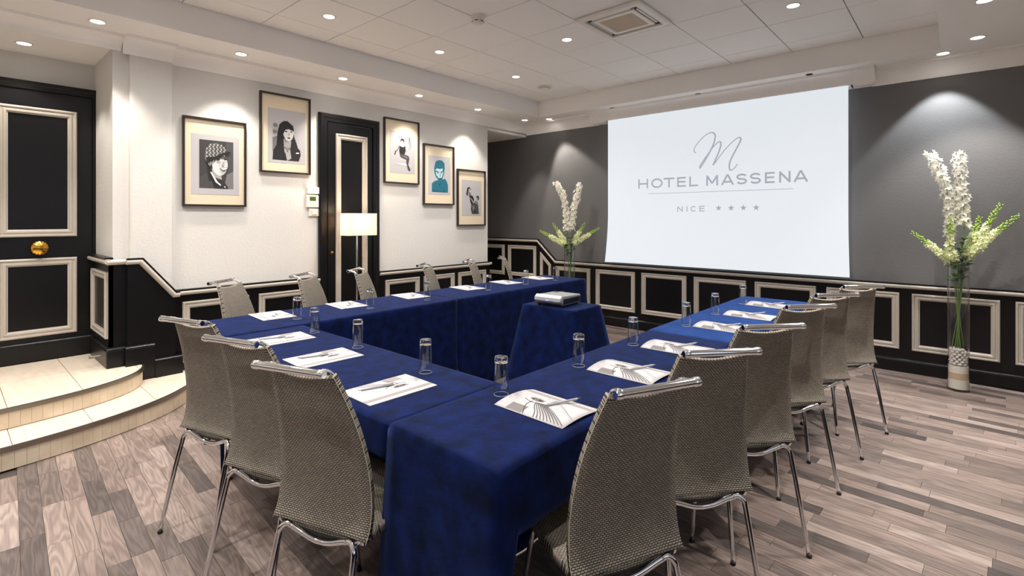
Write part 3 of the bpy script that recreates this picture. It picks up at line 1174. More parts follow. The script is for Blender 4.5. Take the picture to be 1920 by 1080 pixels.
# dancing couple
a5 = [(E(.22, .10, .14, .08), K), (E(.26, .13, .08, .06), G3), ([(.08, .12), (.18, .16), (.12, .36), (.02, .28)], K), ([(.20, .18), (.36, .22), (.42, .34), (.26, .40), (.18, .30)], G2), ([(.28, .32), (.50, .32), (.60, .44), (.62, .66), (.40, .66), (.30, .5)], K),
      (E(.88, .40, .11, .09), K), (E(.84, .43, .06, .05), G3), ([(.66, .5), (.86, .52), (.92, .6), (.80, .66), (.62, .60)], G2), ([(.40, .64), (.66, .58), (.92, .64), (.98, .98), (.44, .98), (.36, .8)], G1), ([(.46, .7), (.60, .66), (.66, .8), (.5, .86)], G2), ([(.62, .84), (.7, .82), (.72, .98), (.64, .98)], K), ([(.30, .40), (.36, .40), (.62, .56), (.56, .60)], G3)]
picture((1.336, 1.838, 1.507, 2.266), sub(a1, .25, .79, .245, .795), (.13, .885, .185, .865), 'framed black and white print of a smiling woman in a checked cap')
picture((1.960, 2.446, 1.836, 2.590), sub(a2, .24, .80, .33, .835), (.155, .90, .19, .87), 'framed black and white print of a woman with long dark hair')
picture((3.309, 3.802, 1.806, 2.550), sub(a3, .28, .84, .25, .80), (.17, .885, .185, .835), 'framed print of a seated dancer in black, just right of the service door')
picture((3.869, 4.362, 1.573, 2.315), sub(a4, .27, .80, .25, .79), (.165, .885, .185, .83), 'framed teal print of a young man')
picture((4.422, 4.932, 1.307, 2.046), sub(a5, .30, .78, .30, .80), (.16, .86, .185, .82), 'framed black and white print of a dancing couple, lowest of the pictures')

# ------------------------------------------------------------------ wall devices beside the service door
bm = bx(XL, XL + .028, 2.415, 2.545, 1.648, 1.716, bevel=.006, seg=2)
o = obj('door_contact', bm, M['white'])
tag(origin_to(o, (XL, 2.48, 1.648)), 'small white box, topmost of the three wall devices left of the service door', 'sensor')
bm = nb()
lathe(bm, [(.003, 0), (.003, .002)], 8)
bmesh.ops.rotate(bm, verts=bm.verts, cent=(0, 0, 0), matrix=Matrix.Rotation(PI / 2, 3, 'Y'))
bmesh.ops.translate(bm, verts=bm.verts, vec=(.028, -.01, .02))
obj('indicator', bm, M['dark'], o)
t_ = empty('thermostat', (XL, 2.47, 1.512), label='white room thermostat with a green display beside the service door', cat='thermostat')
obj('housing', bx(XL, XL + .030, 2.408, 2.532, 1.512, 1.636, bevel=.007, seg=2), M['white'], t_, world=True)
obj('display', bx(XL + .029, XL + .0315, 2.436, 2.500, 1.578, 1.620), M['lcd'], t_, world=True, label='green display')
for i in range(2):
    obj('button', bx(XL + .029, XL + .032, 2.44 + i * .04, 2.456 + i * .04, 1.535, 1.545), M['grille'], t_, world=True)
t_ = empty('light_switch', (XL, 2.49, 1.424), label='square white light switch below the thermostat', cat='switch')
obj('plate', bx(XL, XL + .018, 2.435, 2.542, 1.424, 1.504, bevel=.006, seg=2), M['white'], t_, world=True)
obj('rocker', bx(XL + .016, XL + .023, 2.462, 2.515, 1.440, 1.488, bevel=.003), M['white'], t_, world=True)

# ------------------------------------------------------------------ projection screen with projected logo
YS = 5.72
sc = empty('projection_screen', (-2.10, YS, .84), label='large lit white projection screen showing a grey hotel logo', cat='screen')
SX0, SX1, SZ0, SZ1 = -3.405, -.792, .842, 2.668
bm = nb()
nx, nz = 24, 16
grid = []
for j in range(nz + 1):
    row = []
    for i in range(nx + 1):
        u, q = i / nx, j / nz
        zz = SZ0 + (SZ1 - SZ0) * q
        edge = max(0, 1 - u * 12) * .028 + max(0, 1 - (1 - u) * 12) * .012
        curl = max(0, 1 - q * 3.2) ** 1.5
        row.append(bm.verts.new((SX0 + (SX1 - SX0) * u - curl * .03 * max(0, 1 - u * 10) + curl * .012 * max(0, 1 - (1 - u) * 10), YS - edge * curl, zz)))
    grid.append(row)
fr_ = [bm.faces.new((grid[j][i], grid[j][i + 1], grid[j + 1][i + 1], grid[j + 1][i])) for j in range(nz) for i in range(nx)]
r = bmesh.ops.extrude_face_region(bm, geom=fr_)
bmesh.ops.translate(bm, verts=[e for e in r['geom'] if isinstance(e, bmesh.types.BMVert)], vec=(0, .0015, 0))
obj('screen_sheet', bm, M['screen'], sc, world=True, smooth=True)
bm = nb()
tube(bm, [(SX0 - .02, YS + .05, 2.70), (SX1 + .02, YS + .05, 2.70)], .032, 14)
obj('roller', bm, M['dark'], sc, world=True, smooth=True)
for xx in (SX0 - .03, SX1 + .02):
    obj('roller_bracket', bx(xx, xx + .012, YS + .01, YS + .10, 2.655, 2.75), M['dark'], sc, world=True)


def ribbon(bm, pts, w_, y, closed=False):
    """flat stroke of width w_ through (x, z) points in the plane y"""
    P_ = [Vector((p[0], p[1])) for p in pts]
    n = len(P_)
    ws = w_ if isinstance(w_, list) else [w_] * n
    L_, R2 = [], []
    for i in range(n):
        if closed:
            a, b = P_[i - 1], P_[(i + 1) % n]
        else:
            a, b = P_[max(0, i - 1)], P_[min(n - 1, i + 1)]
        t0 = (P_[i] - a).normalized() if (P_[i] - a).length > 0 else (b - P_[i]).normalized()
        t1 = (b - P_[i]).normalized() if (b - P_[i]).length > 0 else t0
        n0, n1 = Vector((-t0.y, t0.x)), Vector((-t1.y, t1.x))
        m = n0 + n1
        m = m / max(.35, m.dot(n0)) if m.length > 1e-4 else n0
        L_.append(bm.verts.new((P_[i].x + m.x * ws[i] / 2, y, P_[i].y + m.y * ws[i] / 2)))
        R2.append(bm.verts.new((P_[i].x - m.x * ws[i] / 2, y, P_[i].y - m.y * ws[i] / 2)))
    for i in range(n if closed else n - 1):
        j = (i + 1) % n
        bm.faces.new((L_[i], L_[j], R2[j], R2[i]))


def arc(cx, cy, rx, ry, a0, a1, n=14):
    return [(cx + rx * math.cos(math.radians(a0 + (a1 - a0) * i / n)), cy + ry * math.sin(math.radians(a0 + (a1 - a0) * i / n))) for i in range(n + 1)]


def letter(bm, ch, x0, x1, z0, z1, t, y):
    W_, H_ = x1 - x0, z1 - z0
    h = t / 2

    def st(pts, closed=False):
        ribbon(bm, [(x0 + p[0], z0 + p[1]) for p in pts], t, y, closed)
    if ch == 'H':
        st([(h, 0), (h, H_)]); st([(W_ - h, 0), (W_ - h, H_)]); st([(h, H_ / 2), (W_ - h, H_ / 2)])
    elif ch == 'O':
        st(arc(W_ / 2, H_ / 2, W_ / 2 - h, H_ / 2 - h, 0, 360, 32)[:-1], True)
    elif ch == 'T':
        st([(W_ / 2, 0), (W_ / 2, H_)]); st([(0, H_ - h), (W_, H_ - h)])
    elif ch == 'E':
        st([(h, 0), (h, H_)]); st([(0, H_ - h), (W_, H_ - h)]); st([(0, H_ * .52), (W_ * .95, H_ * .52)]); st([(0, h), (W_, h)])
    elif ch == 'L':
        st([(h, 0), (h, H_)]); st([(0, h), (W_, h)])
    elif ch == 'M':
        st([(h, 0), (h, H_)]); st([(W_ - h, 0), (W_ - h, H_)]); st([(h, H_ - h * .5), (W_ / 2, H_ * .22)]); st([(W_ - h, H_ - h * .5), (W_ / 2, H_ * .22)])
    elif ch == 'A':
        st([(h * .6, 0), (W_ / 2, H_)]); st([(W_ - h * .6, 0), (W_ / 2, H_)]); st([(W_ * .2, H_ * .3), (W_ * .8, H_ * .3)])
    elif ch == 'N':
        st([(h, 0), (h, H_)]); st([(W_ - h, 0), (W_ - h, H_)]); st([(h, H_ - h), (W_ - h, h)])
    elif ch == 'S':
        rx, ry = W_ / 2 - h, H_ / 4 - h / 2
        st(arc(W_ / 2, H_ - h - ry, rx, ry, 20, 180, 10) + arc(W_ / 2, H_ - h - ry, rx, ry, 195, 262, 6)
           + arc(W_ / 2, h + ry, rx, ry, 82, -15, 8) + arc(W_ / 2, h + ry, rx, ry, -25, -160, 10))
    elif ch == 'C':
        st(arc(W_ / 2, H_ / 2, W_ / 2 - h, H_ / 2 - h, 40, 320, 22))
    elif ch == 'I':
        st([(W_ / 2, 0), (W_ / 2, H_)])


YT = YS - .003
bm = nb()
Mp = [(-2.253, 2.151), (-2.275, 2.171), (-2.268, 2.214), (-2.209, 2.288), (-2.137, 2.346), (-2.073, 2.363), (-2.038, 2.328), (-2.052, 2.244), (-2.094, 2.155), (-2.151, 2.059), (-2.212, 1.969), (-2.202, 2.012), (-2.123, 2.121), (-2.052, 2.208), (-1.996, 2.252), (-1.975, 2.229), (-1.996, 2.146), (-2.038, 2.05), (-2.063, 1.995), (-2.024, 2.042), (-1.947, 2.142), (-1.859, 2.231), (-1.792, 2.276), (-1.766, 2.264), (-1.773, 2.23), (-1.819, 2.144), (-1.873, 2.037), (-1.886, 1.968), (-1.873, 1.93), (-1.839, 1.944), (-1.799, 1.99)]
mp = [Vector((a, b, 0)) for a, b in Mp]
for seg in (mp[:11], mp[10:19], mp[18:]):
    sm = smooth_path(seg, 6)
    wds = []
    for i, p in enumerate(sm):
        t_v = (sm[min(i + 1, len(sm) - 1)] - sm[max(i - 1, 0)])
        wds.append(.0105 + (.006 if t_v.y < 0 else 0))
    wds = [sum(wds[max(0, i - 3):i + 4]) / len(wds[max(0, i - 3):i + 4]) for i in range(len(wds))]
    ribbon(bm, [(p.x, p.y) for p in sm], wds, YT)
obj('script_letter', bm, M['screen_ink'], sc, world=True, recalc=False)
bm = nb()
ltr = [('H', -2.975, -2.844), ('O', -2.802, -2.657), ('T', -2.643, -2.511), ('E', -2.477, -2.373), ('L', -2.332, -2.231), ('M', -2.137, -2.007), ('A', -1.971, -1.839), ('S', -1.812, -1.703), ('S', -1.673, -1.564), ('E', -1.526, -1.432), ('N', -1.39, -1.284), ('A', -1.255, -1.13)]
for ch, a, b in ltr:
    letter(bm, ch, a, b, 1.770, 1.885, .019, YT)
ribbon(bm, [(-2.838, 1.703), (-1.26, 1.703)], .0055, YT)
for ch, a, b in [('N', -2.475, -2.411), ('I', -2.375, -2.345), ('C', -2.316, -2.250), ('E', -2.216, -2.156)]:
    letter(bm, ch, a, b, 1.481, 1.545, .010, YT)
for cx in (-2.001, -1.868, -1.740, -1.611):
    pts = []
    for i in range(10):
        rr_ = .036 if i % 2 == 0 else .0145
        a = PI / 2 + i * PI / 5
        pts.append(bm.verts.new((cx + rr_ * math.cos(a), YT, 1.517 + rr_ * math.sin(a))))
    cv = bm.verts.new((cx, YT, 1.517))
    for i in range(10):
        bm.faces.new((pts[i], pts[(i + 1) % 10], cv))
obj('lettering', bm, M['screen_ink'], sc, world=True, recalc=False)

# ------------------------------------------------------------------ ceiling fixtures
def spot(parent, loc, power, col, size=80, blend=.35, rad=.03, aim=None):
    ld = bpy.data.lights.new('lamp', 'SPOT')
    ld.energy = power
    ld.color = col
    ld.spot_size = math.radians(size)
    ld.spot_blend = blend
    ld.shadow_soft_size = rad
    lo = bpy.data.objects.new('lamp_light', ld)
    C.objects.link(lo)
    lo.parent = parent
    lo.location = loc
    if aim:
        lo.rotation_euler = Vector(aim).to_track_quat('-Z', 'Y').to_euler()
    return lo


proto_ring = None


def downlight(x, y, z, power, col, label, group, size=80, blend=.35, aim=None, r=.042):
    global proto_ring
    root = empty('recessed_spotlight', (x, y, z), label=label, cat='ceiling light', group=group)
    if proto_ring is None:
        bm = nb()
        lathe(bm, [(r, .004), (r + .012, .004), (r + .012, -.001), (r + .008, -.005), (r, -.004), (r - .004, .003)], 24, cap0=False, cap1=False)
        a = obj('trim_ring', bm, M['white'], root, smooth=True)
        bm = nb()
        lathe(bm, [(.0385, -.0005), (.030, -.0035), (.012, -.005)], 20, cap0=True, cap1=True)
        b = obj('bulb', bm, M['bulb'], root, smooth=True)
        proto_ring = (a, b)
    else:
        for q in proto_ring:
            c_ = q.copy()
            C.objects.link(c_)
            c_.parent = root
    spot(root, (0, 0, -.012), power, col, size, blend, .03, aim)
    return root


gT, gL, gR = 'recessed spotlights in the tiled ceiling', 'recessed spotlights in the left soffit', 'recessed spotlights in the right soffit'
tl = [(-3.765, 2.052, 'round spotlight in the tiles, nearest one in view above the picture wall'),
      (-3.765, 3.196, 'round spotlight in the tiles, second from the near left along the picture wall'),
      (-3.775, 4.331, 'round spotlight in the tiles close to the round ceiling vent'),
      (-2.648, 3.738, 'round spotlight in the tiles left of the air conditioning unit'),
      (-.943, 4.274, 'round spotlight in the tiles right of the air conditioning unit')]
for x, y, lb in tl:
    downlight(x, y, Z_TILE - .001, P_TILE, COOL, lb, gT, 150, 1.0)
OUT_LAB = iter(['above the near picture frames', 'near the entrance recess', 'above the joining table', 'above the far cloth of the right row', 'above the nearest chair of the right row', 'before the joining table', 'in the middle of the near room', 'close to the added windows', 'in the near left corner', 'in the near right corner'])
for x, y in ((-3.765, .92), (-3.765, -.22), (-2.65, 1.47), (-.943, 2.0), (-.943, .87), (-2.65, .33), (-2.65, -.8), (-.943, -.26), (-3.765, -1.4), (-.943, -1.4)):
    downlight(x, y, Z_TILE - .001, P_TILE, COOL, 'tile ceiling spotlight outside the view, ' + next(OUT_LAB), gT, 150, 1.0)
for x, y, lb in [(-4.579, .737, 'soffit spotlight in front of the entrance recess'),
                 (-4.570, 1.691, 'soffit spotlight above the woman in the checked cap'),
                 (-4.608, 2.660, 'soffit spotlight above the service door'),
                 (-4.598, 3.603, 'soffit spotlight above the seated dancer picture'),
                 (-4.618, 4.558, 'soffit spotlight above the dancing couple picture'),
                 (-4.619, 5.492, 'soffit spotlight nearest the far left corner')]:
    downlight(x, y, Z_SOFF - .001, P_SOFF, WARM, lb, gL, 58 if y > 5 else 88, .5)
downlight(-4.58, -.35, Z_SOFF - .001, P_SOFF, WARM, 'soffit spotlight nearest the camera, outside the view', gL, 88, .25)
downlight(-5.252, .414, 2.714, P_SOFF * .6, WARM, 'spotlight in the low ceiling above the entrance door', 'entrance spotlight', 100, .4)
downlight(-4.319, 5.665, Z_SOFF - .001, P_RIGHT * .9, WARM, 'spotlight above the left flower vase', 'flower spotlights', 70, .3, aim=(.5, -.15, -1.6))
downlight(-.105, 5.624, Z_SOFF - .001, P_RIGHT * .72, (.92, .97, 1.0), 'spotlight above the right flower vase', 'flower spotlights', 82, .25)
downlight(.104, 5.306, Z_SOFF - .001, P_RIGHT, COOL, 'right soffit spotlight nearest the flower vase', gR, 90, .4)
downlight(.122, 4.431, Z_SOFF - .001, P_RIGHT, COOL, 'right soffit spotlight cut by the top of the view', gR, 90, .4)
for y in (3.55, 2.68):
    downlight(.122, y, Z_SOFF - .001, P_RIGHT, COOL, 'right soffit spotlight outside the view, ' + ('beside the far chairs' if y > 3 else 'beside the middle chairs'), gR, 90, .4)

for x, y, lb in ((-3.287, 5.63, 'small dark unlit fitting above the left end of the screen'), (-2.196, 5.63, 'small dark unlit fitting above the middle of the screen'), (-1.091, 5.58, 'small dark unlit fitting above the right end of the screen')):
    bm = nb()
    lathe(bm, [(.030, .003), (.030, -.003), (.024, -.005), (.020, .001)], 20)
    o = obj('soffit_fitting', bm, M['dark'], smooth=True)
    o.location = (x, y, Z_SOFF - .001)
    tag(o, lb, 'fitting', 'unlit fittings above the screen')

# smoke detector
sd = empty('smoke_detector', (-2.872, 2.835, Z_TILE), label='white smoke detector hanging from the tiled ceiling', cat='smoke detector')
bm = nb()
lathe(bm, [(.058, 0), (.058, -.012), (.052, -.022), (.05, -.026)], 24)
obj('base', bm, M['white'], sd, smooth=True)
bm = nb()
lathe(bm, [(.044, -.024), (.046, -.040), (.044, -.054), (.034, -.064), (.02, -.067)], 24)
obj('head', bm, M['white'], sd, smooth=True)
for k in range(6):
    a = k * PI / 3
    bm = nb()
    box(bm, .044, .0475, -.014, .014, -.050, -.045)
    bmesh.ops.rotate(bm, verts=bm.verts, cent=(0, 0, 0), matrix=Matrix.Rotation(a, 3, 'Z'))
    obj('slot', bm, M['dark'], sd)
# round vent
vn = empty('ceiling_vent', (-3.80, 4.90, Z_TILE), label='round white air valve in the tiled ceiling near the far corner', cat='vent')
bm = nb()
lathe(bm, [(.095, 0), (.095, -.006), (.08, -.016), (.062, -.012), (.062, 0)], 28)
obj('rim', bm, M['white'], vn, smooth=True)
bm = nb()
lathe(bm, [(.05, -.012), (.05, -.018), (.03, -.026), (.01, -.028)], 24)
obj('disc', bm, M['white'], vn, smooth=True)
# air conditioning cassette
ac = empty('air_conditioner', (-2.045, 3.68, Z_TILE), label='square white air conditioning cassette in the tiled ceiling', cat='air conditioner')
hx = .285
bm = nb()
sweep(bm, [(-hx, -hx, -.004), (hx, -hx, -.004), (hx, hx, -.004), (-hx, hx, -.004)][::-1], (0, 0, -1), [(0, 0), (0, .014), (.012, .022), (.052, .024), (.056, .016), (.056, 0)], closed=True)
obj('fascia', bm, M['white'], ac)
obj('backing', bx(-.235, .235, -.235, .235, -.010, -.004), M['dark'], ac)
bm = nb()
sweep(bm, [(-.186, -.186, -.010), (.186, -.186, -.010), (.186, .186, -.010), (-.186, .186, -.010)][::-1], (0, 0, -1), [(0, 0), (0, .012), (.006, .016), (.036, .016), (.042, .010), (.042, 0)], closed=True)
obj('grille_frame', bm, M['white'], ac)
gr = obj('grille', bx(-.148, .148, -.148, .148, -.016, -.008), M['grille'], ac, label='beige intake grille')
bm = nb()
for i in range(20):
    y = -.142 + i * .0149
    box(bm, -.146, .146, y, y + .007, -.022, -.014)
o = obj('grille_bars', bm, M['grille'], gr)
o['kind'] = 'stuff'
for k in range(4):
    bm = nb()
    box(bm, -.170, .170, .199, .213, -.020, -.012)
    bmesh.ops.rotate(bm, verts=bm.verts, cent=(0, .206, -.014), matrix=Matrix.Rotation(math.radians(18 if k in (0, 1) else 8), 3, 'X'))
    bmesh.ops.rotate(bm, verts=bm.verts, cent=(0, 0, 0), matrix=Matrix.Rotation(k * PI / 2, 3, 'Z'))
    obj('louvre', bm, M['white'], ac)

# ------------------------------------------------------------------ conference tables and cloths
def folding_table(x0, x1, y0, y1, label):
    root = empty('folding_table', ((x0 + x1) / 2, (y0 + y1) / 2, 0), label=label, cat='table', group='conference tables under the cloths')
    obj('tabletop', bx(x0 + .012, x1 - .012, y0 + .012, y1 - .012, .715, .742, bevel=.004), M['table'], root, world=True)
    inset = .07
    for xx in (x0 + inset, x1 - inset):
        for yy in (y0 + inset, y1 - inset):
            bm = nb()
            tube(bm, [(xx, yy, .012), (xx, yy, .715)], .016, 10)
            lg = obj('leg', bm, M['chrome'], root, world=True, smooth=True)
            bm = nb()
            tube(bm, [(xx, yy, 0), (xx, yy, .03)], .020, 10)
            obj('foot_cap', bm, M['rubber'], lg, world=True, smooth=True)
    bm = nb()
    long_x = (x1 - x0) > (y1 - y0)
    for s_ in (0, 1):
        if long_x:
            y = (y0 + inset, y1 - inset)[s_]
            box(bm, x0 + inset, x1 - inset, y - .01, y + .01, .66, .715)
        else:
            x = (x0 + inset, x1 - inset)[s_]
            box(bm, x - .01, x + .01, y0 + inset, y1 - inset, .66, .715)
    obj('apron', bm, M['table'], root, world=True)
    return root


def tablecloth(x0, x1, y0, y1, ztop, drops, material, label, seed=1, flare=.012, group='navy velvet tablecloths', rect_flare=None):
    """drops: bottom height for sides S (y0), E (x1), N (y1), W (x0)"""
    rc = random.Random(seed)
    sides = [((x0, y0), (x1, y0), (0, -1), drops['S']), ((x1, y0), (x1, y1), (1, 0), drops['E']), ((x1, y1), (x0, y1), (0, 1), drops['N']), ((x0, y1), (x0, y0), (-1, 0), drops['W'])]
    per = []
    ph = rc.uniform(0, 6)
    for si, (a, b, n_, zb) in enumerate(sides):
        L_ = math.hypot(b[0] - a[0], b[1] - a[1])
        cnt = max(6, int(L_ / .035))
        zprev, znext = sides[si - 1][3], sides[(si + 1) % 4][3]
        nprev, nnext = sides[si - 1][2], sides[(si + 1) % 4][2]
        for i in range(cnt):
            t = i / cnt
            d0, d1 = t * L_, (1 - t) * L_
            px, py = a[0] + (b[0] - a[0]) * t, a[1] + (b[1] - a[1]) * t
            nx_, ny_ = n_
            z = zb
            w0 = max(0, 1 - d0 / .10)
            w1 = max(0, 1 - d1 / .10)
            if zprev < .7 and zb < .7:
                nx_ += nprev[0] * w0 * .9; ny_ += nprev[1] * w0 * .9
            if znext < .7 and zb < .7:
                nx_ += nnext[0] * w1 * .9; ny_ += nnext[1] * w1 * .9
            if zprev < zb: z = zb + (zprev - zb) * max(0, 1 - d0 / .05)
            if znext < zb: z = z + (znext - z) * max(0, 1 - d1 / .05)
            dist = per[-1][5] + .035 if per else 0
            per.append((px, py, nx_, ny_, z, dist, max(w0, w1), zb))
    n = len(per)
    cx, cy = (x0 + x1) / 2, (y0 + y1) / 2
    LV = [0, .02, .06, .14, .26, .40, .56, .72, .87, 1.0]
    bm = nb()

    def ring(ins, z, out=0.0):
        r_ = []
        for (px, py, nx_, ny_, zb, d, cw, z_) in per:
            qx = min(max(px, x0 + ins), x1 - ins)
            qy = min(max(py, y0 + ins), y1 - ins)
            r_.append(bm.verts.new((qx + nx_ * out, qy + ny_ * out, z)))
        return r_
    rings = [ring(.02, ztop), ring(.004, ztop - .0005), ring(.0, ztop - .006)]
    f0 = bm.faces.new(rings[0])
    for li, l in enumerate(LV[1:]):
        r_ = []
        for (px, py, nx_, ny_, zb, d, cw, z_) in per:
            H_ = ztop - .006 - zb
            wv = (.5 + .5 * math.sin(d * 17 + ph) * .6 + .4 * math.sin(d * 41 + ph * 2)) * .010
            k_ = min(1, H_ / .7)
            o_ = .004 + flare * l * k_ * (1 + 1.0 * cw) + wv * (l ** 1.1) * k_ * 1.3
            if z_ > .7:
                o_ = .001
            if rect_flare:
                o_ = rect_flare * l * (1.0 + .2 * cw) + wv * l * .6
            r_.append(bm.verts.new((px + nx_ * o_, py + ny_ * o_, ztop - .006 - H_ * l)))
        rings.append(r_)
    for a, b in zip(rings, rings[1:]):
        for i in range(n):
            j = (i + 1) % n
            bm.faces.new((a[i], b[i], b[j], a[j]))
    o = obj('tablecloth', bm, material, None, smooth='all')
    origin_to(o, (cx, cy, ztop))
    tag(o, label, 'tablecloth', group)
    sol = o.modifiers.new('thickness', 'SOLIDIFY')
    sol.thickness = .002
    sol.offset = 1
    return o


F0 = .006
NO = .722
folding_table(-3.58, -3.02, 1.03, 2.745, 'conference table under the near cloth of the left row')
folding_table(-3.58, -3.02, 2.755, 4.60, 'conference table under the far cloth of the left row')
folding_table(-3.01, -1.365, .95, 1.47, 'conference table under the cloth joining the two rows')
folding_table(-1.352, -.885, .948, 2.725, 'conference table under the near cloth of the right row')
folding_table(-1.358, -.885, 2.735, 4.45, 'conference table under the far cloth of the right row')
tablecloth(-3.58, -3.02, 1.03, 2.747, .752, dict(S=.56, E=F0, N=NO, W=.56), M['velvet'], 'navy velvet cloth on the near half of the left table row', 1)
tablecloth(-3.58, -3.02, 2.753, 4.60, .752, dict(S=NO, E=F0, N=F0, W=.56), M['velvet'], 'navy velvet cloth on the far half of the left table row', 2)
tablecloth(-3.012, -1.364, .95, 1.47, .747, dict(S=.63, E=NO, N=F0, W=NO), M['velvet'], 'navy velvet cloth on the table joining the two rows', 3)
tablecloth(-1.352, -.885, .945, 2.727, .752, dict(S=F0, E=.56, N=NO, W=F0), M['velvet'], 'dark navy velvet cloth on the near half of the right table row', 4)
tablecloth(-1.358, -.885, 2.733, 4.45, .752, dict(S=NO, E=.56, N=F0, W=F0), M['velvet_lit'], 'brushed navy velvet cloth with the screen glow in its colour on the far half of the right table row', 5)

# ------------------------------------------------------------------ chairs
def grid_surface(rows, th):
    """closed thin sheet from rows of points; thickness along local normals; UVs in metres"""
    bm = nb()
    uvl = bm.loops.layers.uv.new('UVMap')
    nr, nc = len(rows), len(rows[0])

    def nrm(i, j):
        a = rows[min(i + 1, nr - 1)][j] - rows[max(i - 1, 0)][j]
        b = rows[i][min(j + 1, nc - 1)] - rows[i][max(j - 1, 0)]
        return b.cross(a).normalized()
    uvs = {}
    A, B = [], []
    arc_v = 0
    for i in range(nr):
        if i:
            arc_v += (rows[i][nc // 2] - rows[i - 1][nc // 2]).length
        ra, rb = [], []
        for j in range(nc):
            t = th(i / (nr - 1), j / (nc - 1))
            n_ = nrm(i, j)
            va = bm.verts.new(rows[i][j] + n_ * t)
            vb = bm.verts.new(rows[i][j] - n_ * t)
            u_ = rows[i][j].x
            uvs[va] = uvs[vb] = (u_ + .5, arc_v)
            ra.append(va); rb.append(vb)
        A.append(ra); B.append(rb)
    for i in range(nr - 1):
        for j in range(nc - 1):
            bm.faces.new((A[i][j], A[i][j + 1], A[i + 1][j + 1], A[i + 1][j]))
            bm.faces.new((B[i][j], B[i + 1][j], B[i + 1][j + 1], B[i][j + 1]))
    for i in range(nr - 1):
        bm.faces.new((A[i][0], A[i + 1][0], B[i + 1][0], B[i][0]))
        bm.faces.new((A[i][-1], B[i][-1], B[i + 1][-1], A[i + 1][-1]))
    for j in range(nc - 1):
        bm.faces.new((A[0][j], B[0][j], B[0][j + 1], A[0][j + 1]))
        bm.faces.new((A[-1][j], A[-1][j + 1], B[-1][j + 1], B[-1][j]))
    for f in bm.faces:
        for l in f.loops:
            l[uvl].uv = uvs[l.vert]
    return bm


